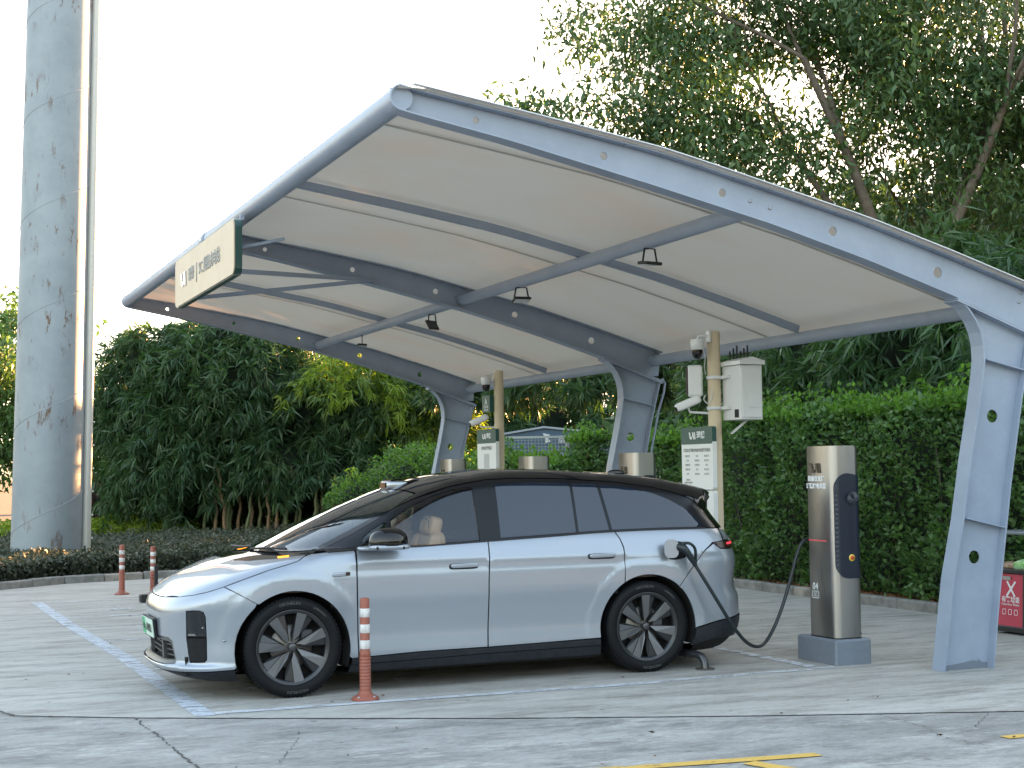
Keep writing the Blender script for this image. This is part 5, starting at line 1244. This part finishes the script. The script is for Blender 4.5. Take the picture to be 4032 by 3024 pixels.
def hedge(name,label,x0,x1,y0,y1,z0,z1,n,ls,top=None,mt=M_hedge,group=None,young=.35):
    h=root(name,label,'hedge',(0,0,0)); 
    if group: h['group']=group
    P,N=box_surface(n,x0,x1,y0,y1,z0,z1,.24)
    D=unit(N*.6+rng.normal(size=(n,3))*.75+np.array([0,0,.25])); L=ls*rng.uniform(.7,1.35,n)
    leaves('leaves',P,D,L,L*.55,mt,h,'stuff')
    # loose young shoots along the top
    n2=int((y1-y0)*(x1-x0+.6)*90*young/.35)
    cx=rng.uniform(x0-.05,x1,n2);cy=rng.uniform(y0,y1,n2); hh=rng.uniform(.03,.17,n2)*(1+2.2*np.clip(np.sin(cy*2.7+1)*np.sin(cy*6.1+cx*3),0,1))
    per=14; B=np.repeat(np.stack([cx,cy,np.full(n2,z1-.06)],1),per,0); t=rng.random(n2*per); B[:,2]+=t*np.repeat(hh,per)+.0; B[:,:2]+=rng.normal(size=(n2*per,2))*.02
    D=unit(rng.normal(size=(n2*per,3))*.8+np.array([0,0,.7])); L=ls*rng.uniform(.7,1.25,n2*per)
    leaves('young_leaves',B,D,L,L*.6,M_hedgetop,h,'stuff')
    c=MB().box(((x0+x1)/2+.14,(y0+y1)/2+.12,(z1-.25)/2),(max(.1,x1-x0-.30),y1-y0-.30,z1-.27)); c.build('shade_core',M_dark,h)  # dark box painting the hedge's inner shade, also stops low sun underneath
    tw=MB()
    for k in range(int((y1-y0)*2.2)):
        y=random.uniform(y0,y1); p=Vector((x0+.15+random.random()*.1,y,.05)); path=[p]
        for j in range(5): p=p+Vector((random.uniform(-.05,.04),random.uniform(-.12,.12),(z1-.3)/5.5)); path.append(p)
        tw.tube(path,[.016,.014,.011,.008,.006,.004],5)
    tw.build('stems',M_twig,h,kind='stuff'); return h
hedge('clipped_hedge','tall clipped green hedge with bright young tips behind the nearest charging post',11.40,12.5,4.5,19.6,.12,2.42,54000,.080)
hedge('clipped_hedge','clipped green hedge seen between the middle column and the nearer cream pole',12.3,13.3,20.1,24.2,.1,2.18,12000,.09)
hedge('clipped_hedge','lower green hedge seen above the car roof between the far and middle columns',11.4,12.6,25.6,31.0,.1,1.80,15000,.10,young=.22)
hedge('clipped_hedge','tall narrow hedge bush left of the mesh fence, right of the far pole',12.0,12.5,25.2,26.2,.1,2.30,5000,.085,young=.5)
# leaf litter on the bed edge
n=5200; P=np.stack([rng.uniform(11.25,11.75,n),rng.uniform(5,19,n),rng.uniform(.08,.11,n)],1); D=unit(np.stack([rng.normal(size=n),rng.normal(size=n),rng.normal(size=n)*.25],1))
ll=leaves('leaf_litter',P,D,rng.uniform(.03,.075,n),rng.uniform(.015,.035,n),leafmat('dry_leaf',(.16,.07,.03),(.30,.16,.08),.1,.8,(1,1,1)),None,'stuff')
n=150; P=np.stack([rng.uniform(-1,9.5,n),rng.uniform(6.5,22,n),np.full(n,.006)],1); D=unit(np.stack([rng.normal(size=n),rng.normal(size=n),np.abs(rng.normal(size=n))*.05],1))
fl2=leaves('fallen_leaves',P,D,rng.uniform(.02,.055,n),rng.uniform(.008,.016,n),leafmat('dark_dry_leaf',(.05,.04,.03),(.20,.09,.04),.1,.8,(1,1,1)),None,'stuff')

# low dark planting between kerb and bamboo
def lowbed():
    n=52000; x=rng.uniform(-8,11,n); y=rng.uniform(24.6,36,n)
    kx=[p[0] for p in KL]+[40]; ky=[p[1] for p in KL]+[25.4]
    y0=np.interp(x,kx,ky)+.42; y=y0+rng.random(n)**1.7*(36-y0)
    top=.40+.05*np.sin(x*2.1+y*1.3)+.04*np.sin(x*5-y*3); fr=np.clip((y-y0)/.25,0,1)
    z=.10+(top-.10)*np.where(fr<1,rng.random(n)**.7,1-.25*rng.random(n)**2)
    y=np.where(fr<1,y0+rng.random(n)*.25,y)
    m_=int(n*.0); P=np.stack([x,y,z],1); D=unit(rng.normal(size=(n,3))*.7+np.array([0,-.15,.55])); L=rng.uniform(.05,.12,n)
    h=root('low_planting','low dark grey-green planting filling the bed between the left kerb and the bamboo','planting')
    leaves('leaves',P,D,L,L*.33,M_low,h,'stuff',droop=.25)
    n=17000; x=rng.uniform(-8,11,n); y0=np.interp(x,kx,ky)+.38; P=np.stack([x,y0+rng.random(n)*.2,rng.uniform(.08,.42,n)],1); D=unit(rng.normal(size=(n,3))*.6+np.array([0,-.5,.2])); L=rng.uniform(.06,.13,n)
    leaves('front_leaves',P,D,L,L*.35,M_low,h,'stuff',droop=.3)
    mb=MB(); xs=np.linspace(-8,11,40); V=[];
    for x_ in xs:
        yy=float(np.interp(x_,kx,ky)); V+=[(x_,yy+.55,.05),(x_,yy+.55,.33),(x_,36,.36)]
    mb.add(V,[f for i in range(39) for f in ((3*i,3*i+1,3*i+4,3*i+3),(3*i+1,3*i+2,3*i+5,3*i+4))]); mb.build('shade_core',M_dark,h)  # dark sheet under the leaves, shade put into its colour
lowbed()

def sprays(C,O,nl,L,Wd,spread=.75,droop=.35):
    """bamboo sprays: at each C a fan of nl leaves around the outward direction O"""
    n=len(C); B=np.repeat(C,nl,0); Oo=np.repeat(O,nl,0); D=unit(Oo+rng.normal(size=(n*nl,3))*spread+np.array([0,0,-.15])); B=B+rng.normal(size=(n*nl,3))*.015
    l=L*rng.uniform(.6,1.25,n*nl); return B,D,l,l*Wd,droop
def bamboo(name,label,lobes,nspray,nl,L,culms,m=M_bam,m2=None,frac2=.12,sparse=.0,z0=.3,group=None,cores=True,outbias=1.,lowcut=0.):
    b=root(name,label,'bamboo'); 
    if group: b['group']=group
    lob=np.array(lobes); vol=(lob[:,3]*lob[:,4]*lob[:,5])**(2/3); pick=rng.choice(len(lob),nspray,p=vol/vol.sum()); q=lob[pick]
    npl=max(1,nspray//16); pick=rng.choice(len(lob),npl,p=vol/vol.sum()); q=lob[pick]
    d=unit(rng.normal(size=(npl,3))+np.array([0,0,.15])); s0=.62+.30*rng.random(npl); St=q[:,:3]+d*q[:,3:6]*s0[:,None]
    hz=unit(d*np.array([1,1,.25])+rng.normal(size=(npl,3))*.25); ln=rng.uniform(.6,1.25,npl); k=16; t=np.tile(np.linspace(.05,1,k),npl)[:,None]
    P0=np.repeat(St,k,0); H=np.repeat(hz,k,0); Ln=np.repeat(ln,k)[:,None]
    C=P0+H*Ln*t*.75+np.array([0,0,1.])*Ln*(.10*t-.85*t**2)+rng.normal(size=(npl*k,3))*(.05+.10*t)
    d=unit(H*(1-.6*t)+np.array([0,0,-1.])*(.15+.9*t)+rng.normal(size=C.shape)*.35); pt=np.repeat(rng.random(npl),k); ok=C[:,2]>z0+lowcut*((C[:,1]<38.0)&(C[:,0]>6.6)&(C[:,0]<11.6))*(1+.35*np.sin(C[:,0]*4.1)); C=C[ok];d=d[ok];pt=pt[ok]
    ins=np.zeros(len(C),int)
    for lb in lob: ins+=(((C-lb[:3])/lb[3:6])**2).sum(1)<.40
    C=C[ins==0];d=d[ins==0];pt=pt[ins==0]
    B,D,l,w_,dr=sprays(C,d*outbias,nl,L,.125,.62,.12)
    r=pt*.7+rng.random(len(C))*.3; hi=np.repeat(r<frac2,nl)
    tb=np.repeat(pt,nl)*.55+np.repeat(rng.random(len(C)),nl)*.2+rng.random(len(B))*.25
    leaves('foliage',B[~hi],D[~hi],l[~hi],w_[~hi],m,b,'stuff',tint=tb[~hi],droop=dr)
    if m2 is not None and hi.any(): leaves('light_foliage',B[hi],D[hi],l[hi],w_[hi],m2,b,'stuff',tint=tb[hi],droop=dr)
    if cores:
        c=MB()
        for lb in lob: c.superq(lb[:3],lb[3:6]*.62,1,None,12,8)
        c.build('shade_core',M_dark,b,kind='stuff')  # dark blobs standing in for shade between the sprays
    for (x,y,h,lean) in culms:
        path=[Vector((x,y,.05))]; 
        for j in range(1,9): path.append(Vector((x+lean*(j/8)**1.8*1.5+.03*math.sin(j*2),y-.15*(j/8)**2,h*j/8)))
        t=MB(); t.tube(path,[.052-.0035*j for j in range(9)],8)
        for j in range(1,14):
            z=h*j/14; k=min(7,int(z/h*8)); f=z/h*8-k; p=path[k].lerp(path[k+1],f); t.lathe([(.050-.002*j,-.012),(.058-.002*j,0),(.050-.002*j,.012)],8,Matrix.Translation(p))
        t.build('culm',M_culm if random.random()<.6 else M_culm2,b)
    return b
M_culm=mat('bamboo_culm',(.10,.15,.06),.5,noise=(12,.8,(.22,.18,.09))); M_culm2=mat('bamboo_culm_dry',(.26,.17,.09),.6,noise=(10,.8,(.14,.10,.06)))
cul=[]
for k in range(30): cul.append((7.2+k*.145+random.uniform(-.06,.06),36.9-.35*(k*.145)+random.uniform(-.5,.3),random.uniform(1.5,1.9),random.uniform(-.16,.16)))
BL=[(7.6,38.9,1.3,1.6,.7,1.3),(9.6,38.3,1.3,1.8,.7,1.3),(11.4,37.6,1.2,1.2,.7,1.2),(8.2,37.6,4.1,2.5,1.5,1.6),(6.2,38.6,4.3,1.25,1.1,1.35),(5.35,38.9,3.3,.65,.8,.75),(9.9,37.0,3.3,1.9,1.3,1.5),(10.5,36.6,2.1,1.6,1.2,1.0),(7.4,37.7,2.5,2.1,1.3,1.35),(9.2,36.6,1.95,1.5,.9,.85),(6.35,38.0,1.5,1.0,.9,.75),(8.0,37.9,5.0,1.7,1.2,.9),(11.4,36.5,3.3,1.0,.9,.6),(7.0,37.3,1.45,.8,.7,.55)]
bamboo('bamboo_clump','huge dark green bamboo clump with bare culms at its foot, between mast and far column',BL,17000,8,.33,cul,M_bam,M_bam2,.08,lowcut=.85)
bamboo('bamboo_clump','bamboo top with painted yellow-green sunlight seen through the gap under the far canopy beam',[(10.55,35.9,4.15,1.15,.6,.55),(12.3,35.8,3.35,1.1,.7,.75),(12.9,35.6,2.9,.7,.6,.4)],2600,8,.30,[],M_bam2,M_yg,.5,z0=1.5,cores=False)  # sunlight is put into the yellow-green leaf colours
# bamboo behind the right-hand hedge, hanging over it
BR=[(13.6,14.6,3.6,.9,1.8,1.5),(13.9,17.6,3.7,1.0,1.7,1.5),(14.3,20.5,3.5,1.0,1.7,1.5),(14.5,11.6,3.6,1.0,1.7,1.5),(13.6,16.1,2.7,.8,1.6,.9),(13.5,13.2,2.8,.7,1.2,.9),(13.9,19.2,2.7,.8,1.4,.9),(14.8,23.2,3.4,1.1,1.8,1.5),(14.2,8.8,3.4,1.,1.8,1.5)]
bamboo('bamboo_screen','dark drooping bamboo screen standing behind the right-hand hedge under the roof edge',BR,11000,9,.32,[],M_bam,M_bam2,.14,z0=1.2,outbias=.7)
BM=[(15.5,27.5,3.6,1.6,2.0,1.5),(14.7,31.0,3.7,1.6,2.2,1.6),(13.4,35.0,3.6,1.6,2.0,1.5),(14.4,29.2,2.9,1.2,1.6,.9),(16.0,25.,3.4,1.2,1.8,1.6),(12.2,38.6,3.2,1.5,1.5,1.6)]
bamboo('bamboo_screen','distant dark weeping foliage seen under the roof between the far and middle columns',BM,8500,8,.36,[],M_bam,M_bam2,.06,z0=3.3,outbias=.5,cores=False)

BB=[(12.,54,3.4,3.0,2.2,4.2),(16.8,53,3.2,3.0,2.2,4.2),(21.5,51,3.2,3.0,2.2,4.2),(26.,48,3.2,3.0,2.2,4.2),(29,43,3.0,2.6,2.2,3.8)]
bamboo('bamboo_screen','farthest dark foliage wall rising behind the low blue building',BB,7500,8,.55,[],M_bam,M_bam2,.08,z0=.3,outbias=.6)
def bush(name,label,cat,lobes,n,ls,m,m2=None,f2=.2,parent_group=None,wd=.5,core=True,z0=.1,stems=True):
    b=root(name,label,cat); lob=np.array(lobes); vol=(lob[:,3]*lob[:,4]*lob[:,5])**(2/3); pick=rng.choice(len(lob),n,p=vol/vol.sum()); q=lob[pick]
    d=unit(rng.normal(size=(n,3))); rad=(1-.35*rng.random(n)**1.5)*(1+.10*np.sin(d[:,0]*11+d[:,2]*8+q[:,0])); C=q[:,:3]+d*q[:,3:6]*rad[:,None]; ok=C[:,2]>z0; C=C[ok]; d=d[ok]
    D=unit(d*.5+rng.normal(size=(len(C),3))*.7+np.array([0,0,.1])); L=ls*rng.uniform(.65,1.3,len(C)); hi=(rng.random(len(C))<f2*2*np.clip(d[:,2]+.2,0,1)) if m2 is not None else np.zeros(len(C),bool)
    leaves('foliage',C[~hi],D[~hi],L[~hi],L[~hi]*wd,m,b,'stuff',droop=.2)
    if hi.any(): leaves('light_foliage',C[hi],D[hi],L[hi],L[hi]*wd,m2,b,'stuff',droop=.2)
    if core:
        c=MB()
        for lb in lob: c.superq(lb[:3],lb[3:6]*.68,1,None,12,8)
        c.build('shade_core',M_dark,b,kind='stuff')  # dark blobs standing in for shade inside the bush
    return b
bush('round_shrub','leafy mid-green shrub right of the bamboo, left of the far column foot','shrub',[(9.7,29.2,1.1,.85,.8,1.15),(8.9,29.6,.9,.75,.7,.85),(10.6,28.8,1.2,.8,.7,1.05),(10.2,29.6,1.6,.6,.6,.7)],17000,.085,M_hedge,M_hedgetop,.25)
bush('round_shrub','green shrub just right of the far canopy column','shrub',[(11.3,27.9,1.2,.8,.8,1.1)],6000,.085,M_hedge,M_hedgetop,.25)
bush('purple_shrub','dark purple-leaved shrub right of the mast','shrub',[(4.95,40.5,.9,.75,.6,.62),(4.0,41,.9,.8,.6,.6)],5200,.09,M_pur)
bush('groundcover_patch','bright yellow-green groundcover patch between mast and bamboo','groundcover',[(5.1,38.5,.38,1.6,1.0,.33),(6.3,38.2,.34,1.0,.8,.28),(3.4,38.8,.38,1.3,1.0,.33)],9000,.10,M_yg,core=False,z0=.05)
bush('broadleaf_shrub','tall green shrub mass between mast and bamboo','shrub',[(6.2,42,1.9,1.0,.9,1.8),(6.6,41.4,3.2,.8,.7,1.0),(5.6,42.0,1.2,.8,.7,1.0)],9000,.12,M_hedge,M_hedgetop,.3)

bush('filler_shrub','added shrubs hiding sunlit spots behind the bamboo culms','shrub',[(8.2,40.6,1.0,2.0,.8,1.2),(11.6,39.8,1.0,2.1,.8,1.2)],6000,.16,M_hedge)  # put in to cover bright sunlit spots between the culms
# trees
def skeleton(base,stems,seedv):
    rr=random.Random(seedv); segs=[]; tips=[]
    def grow(p,d,l,r,dep):
        path=[Vector(p)];rad=[r]; n=5; dd=Vector(d).normalized(); q=Vector(p)
        for k in range(n):
            dd=(dd+Vector((rr.uniform(-1,1),rr.uniform(-1,1),rr.uniform(-.4,.7)))*.13).normalized(); q=q+dd*l/n; path.append(q.copy()); rad.append(r*(1-.5*(k+1)/n))
        segs.append((path,rad,dep))
        if dep>=3: tips.append(q); tips.append(path[3]); return
        for k in range(3 if dep else 3):
            j=rr.choice([3,4,5]); nd=(dd+Vector((rr.uniform(-1,1),rr.uniform(-1,1),rr.uniform(-.35,.55)))*.75).normalized(); grow(path[j],nd,l*rr.uniform(.55,.78),rad[j]*.7,dep+1)
    for d,l,r in stems: grow(base,d,l,r,0)
    return segs,tips
def tree(name,label,base,stems,seedv,lobes,ncl,nl,ls,m=M_tree,m2=None,wd=.36,trunk_h=0,clus=.28,group='trees behind the charging bays',mindens=0.):
    t=root(name,label,'tree'); t['group']=group
    segs,tips=skeleton(base,stems,seedv)
    tk=MB()
    for path,rad,dep in segs:
        if dep==0: tk.tube(path,rad,8)
    if trunk_h: tk.tube([Vector(base)-Vector((0,0,trunk_h)),Vector(base)-Vector((0,0,trunk_h*.5)),Vector(base)],[stems[0][2]*1.5,stems[0][2]*1.3,stems[0][2]*1.2],10)
    tk.build('trunk',M_bark,t)
    br=MB()
    for path,rad,dep in segs:
        if dep>0: br.tube(path,[max(.006,x) for x in rad],5,False)
    br.build('branches',M_bark,t,kind='stuff')
    lob=np.array(lobes); vol=(lob[:,3]*lob[:,4]*lob[:,5]); pick=rng.choice(len(lob),ncl,p=vol/vol.sum()); q=lob[pick]
    d=unit(rng.normal(size=(ncl,3)))*(rng.random(ncl)**.42)[:,None]; C=q[:,:3]+d*q[:,3:6]
    f=np.sin(C[:,0]*1.9+seedv)+np.sin(C[:,1]*2.3+C[:,2]*1.1)+np.sin(C[:,2]*2.9+C[:,0]*1.3+seedv*2); C=C[f>mindens-1.1]
    if len(tips): tt=np.array([tuple(q) for q in tips]); C=np.concatenate([C,tt,tt+rng.normal(size=tt.shape)*.25])
    n=len(C); B=np.repeat(C,nl,0)+rng.normal(size=(n*nl,3))*np.array([clus,clus,clus*.55]); D=unit(rng.normal(size=(n*nl,3))*.75+np.array([0,0,-.55])); L=ls*rng.uniform(.65,1.25,n*nl)
    tn=np.repeat(rng.random(n),nl)*.6+rng.random(n*nl)*.4
    if m2 is None: leaves('crown',B,D,L,L*wd,m,t,'stuff',tint=tn,droop=.15)
    else:
        hi=np.repeat(rng.random(n)<.16,nl); leaves('crown',B[~hi],D[~hi],L[~hi],L[~hi]*wd,m,t,'stuff',tint=tn[~hi],droop=.15); leaves('light_crown',B[hi],D[hi],L[hi],L[hi]*wd,m2,t,'stuff',tint=tn[hi],droop=.15)
    return t
M_tree2=leafmat('tree_leaf_light',(.06,.125,.035),(.11,.18,.05),.22,.4,(1.5,1.7,.6))
# big spreading tree over the roof at upper right
tree('broadleaf_tree','large leafy tree over the canopy at upper right, its leaning trunks crossing the sky',(15.6,20.2,4.2),[((-.45,.1,1),4.6,.11),((.35,-.3,1),5.0,.13),((-.75,.2,.9),3.4,.09),((.15,-.6,1.),4.6,.10)],4,
 [(13.0,20.9,7.4,2.6,1.6,1.9),(10.8,21.9,7.0,2.1,1.3,.95),(9.9,22.2,7.35,1.35,1.0,.55),(10.9,21.7,9.05,1.1,.8,.5),(11.9,21.6,8.9,1.3,1.0,.8),(15.6,20.0,8.6,2.6,1.8,2.2),(17.5,19.0,7.4,2.2,1.8,2.2),(14.2,20.7,9.6,2.2,1.6,1.2),(18.2,18.6,5.4,1.6,1.6,1.4)],2400,30,.15,M_tree,M_tree2,trunk_h=4.2,mindens=.35,clus=.24)
tree('broadleaf_tree','second tree with thinner foliage seen behind the right end of the canopy',(19.,22.6,2.5),[((.2,-.1,1),4.5,.12),((-.3,0,1),4.3,.1)],11,[(18.6,22.0,6.8,2.0,1.5,1.8),(20.5,21.2,5.2,2.0,1.5,1.5),(17.4,26.2,5.6,2.4,2.2,2.0)],900,24,.16,M_tree,None,trunk_h=2.5)
tree('broadleaf_tree','green tree on the far left behind the mast',(2.2,42.5,1.2),[((.1,0,1),2.6,.2),((-.4,0,1),2.6,.15)],21,[(2.2,42.,4.1,1.4,1.2,2.0),(1.6,41.5,2.8,1.1,1.,1.2),(4.4,43.2,4.0,1.5,1.,1.3),(5.2,43,2.6,1.2,1.0,1.4),(3.4,42.8,2.6,1.4,1,1.4),(1.0,41,1.6,1.3,1,1.3),(.6,40.5,.8,1.6,1,.9)],860,22,.17,M_hedge,M_tree2,wd=.5,trunk_h=1.2,clus=.26)
# woods at right and behind the viewer: one mass, added to block low sun and be reflected
def added_woodland():
    C=[]
    for x,y,z,r in ((24,31,6,3.2),(21,33,5,2.6),(24,18,7,3.6),(23,12,6.5,3.4),(25,24,6.5,3.4),(25,44,1.5,3),(26,50,1.5,3),(26,37,1.3,3),(21,33,1.0,1.6),(-24,-26,3.6,3.),(-14,-30,3.3,3.2),(-5,-33,3.8,3.2),(4,-33,3.,3.),(12,-31,3.3,3.2),(21,-28,3.8,3.2),(29,-20,3.6,3.),(-33,-14,3.8,3.),(-19,-28,2.5,3),(-9,-32,2.4,3),(8,-32,2.4,3),(16,-30,2.4,3),(25,-24,2.4,3)):
        d=unit(rng.normal(size=(320,3)))*(rng.random(320)**.4)[:,None]*r; c=d+np.array([x,y,z]); C.append(c[c[:,2]>.2])
    C=np.concatenate(C); B=np.repeat(C,16,0)+rng.normal(size=(len(C)*16,3))*.5; D=unit(rng.normal(size=B.shape)); L=rng.uniform(.3,.6,len(B))
    leaves('added_woodland',B,D,L,L*.5,M_tree,None,'stuff')
added_woodland()

# ================================================================== FAR BUILDING, FENCE, SIGNS
M_blue=mat('blue_cladding',(.10,.16,.24),.5,noise=(.8,.3,(.13,.19,.27)))
bl=root('low_building','low blue-roofed building with white lettering behind the mesh fence','building')
a=Vector((16.2,42.0,0)); d=Vector((.93,-.36,0)).normalized(); nrm=Vector((-d.y,d.x,0))
def W3(u,v,z): return tuple(a+d*u+nrm*v+Vector((0,0,z)))
MB().add([W3(0,0,0),W3(4.6,0,0),W3(4.6,0,2.72),W3(2.1,0,3.02),W3(0,0,2.68),W3(0,4,0),W3(4.6,4,0),W3(4.6,4,2.72),W3(2.1,4,3.02),W3(0,4,2.68)],[(0,1,2,3,4),(9,8,7,6,5),(4,3,8,9),(3,2,7,8),(0,4,9,5),(1,6,7,2)]).build('wall',M_blue,bl)
MB().bar(W3(-.1,-.03,2.66),W3(2.1,-.03,3.0),.05,.06).bar(W3(2.1,-.03,3.0),W3(4.7,-.03,2.70),.05,.06).build('roof_edge',mat('roof_edge',(.45,.5,.55),.5),bl)
text_obj('lettering','富港电力',.26,M_wtxt,bl,W3(3.0,-.05,2.60),d,(0,0,1),ext=.005)
h=MB(); plate(h,[(0,0),(.22,-.05),(.16,-.14),(.24,-.26),(.08,-.30),(.06,-.14)],[],.01,lambda u,v,w_:W3(2.05+u,-.05-w_,2.82+v)); h.build('emblem',M_wtxt,bl)
# mesh fence panels
M_fence=mat('fence_grey',(.33,.38,.38),.5)
fn=root('mesh_fence','grey welded mesh fence behind the hedge, in front of the blue building','fence')
fa=Vector((12.3,31.0,0)); fd_=Vector((.87,-.5,0)).normalized()
def Fp(u,z): return tuple(fa+fd_*u+Vector((0,0,z)))
for u in (0,1.75,2.9,4.2,5.5): MB().bar(Fp(u,0),Fp(u,2.46),.06,.06,(1,0,0)).build('fence_post',M_fence,fn)
for z in (2.44,.15,2.02): MB().bar(Fp(0,z),Fp(5.5,z),.05,.05).build('fence_rail',M_fence,fn)
ms_=MB()
for u in np.arange(.06,5.5,.075): ms_.bar(Fp(u,.15),Fp(u,2.44),.008,.008,(1,0,0))
for z in np.arange(.2,2.44,.075): ms_.bar(Fp(0,z),Fp(5.5,z),.008,.008)
ms_.build('wire_mesh',M_fence,fn,kind='stuff')
mk=root('marker_post','red and white post standing by the mesh fence left of the middle column','post',(12.9,25.0,0))
MB().box((0,0,1.25),(.10,.10,2.46)).build('white_section',M_wbox,mk); MB().box((0,0,2.27),(.104,.104,.42)).build('red_section',mat('marker_red',(.6,.03,.04),.4),mk)
# white bar fence right of the middle column
wf=root('bar_fence','white vertical bar fence glimpsed right of the middle column','fence')
for k in range(12):
    MB().box((12.35+.03*k,24.4-.11*k*1.0,1.05),(.035,.035,1.7)).build('fence_bar',M_wbox,wf)
MB().bar((12.35,24.4,1.85),(12.68,23.2,1.85),.04,.04).build('fence_rail',M_wbox,wf)
sh=root('glass_shed','pale turquoise translucent roof peeping over the right-hand hedge','shed roof')
MB().add([(14.6,14.9,2.55),(15.3,15.3,2.95),(16.0,14.6,2.95),(16.2,14.0,2.6),(15.4,13.6,2.3)],[(0,1,2,3,4)]).add([(14.6,14.9,2.55),(14.6,14.9,.1),(16.2,14.0,.1),(16.2,14.0,2.6)],[(0,1,2,3)]).build('roof_sheet',mat('turquoise_sheet',(.32,.62,.60),.3),sh)
rs=root('red_sign','red sign with white strokes seen through the leaves between mast and bamboo','sign',(8.0,61.6,0))
MB().box((0,0,3.75),(1.7,.1,.62)).build('sign_panel',mat('sign_red',(.65,.03,.06),.5),rs)
for k in range(4): MB().box((-.5+.33*k,-.06,3.75),(.2,.02,.3)).build('sign_stroke',M_wtxt,rs)
MB().box((0,.3,1.8),(2.4,.3,3.5)).build('sign_support',mat('pale_wall',(.55,.56,.57),.7),rs)
far=root('far_building','pale building glimpsed through leaves beyond the red sign','building',(9,75,0)); MB().box((2.2,0,2.3),(4.6,3,4.6)).build('wall',mat('pale_wall',(.55,.56,.57),.7),far)
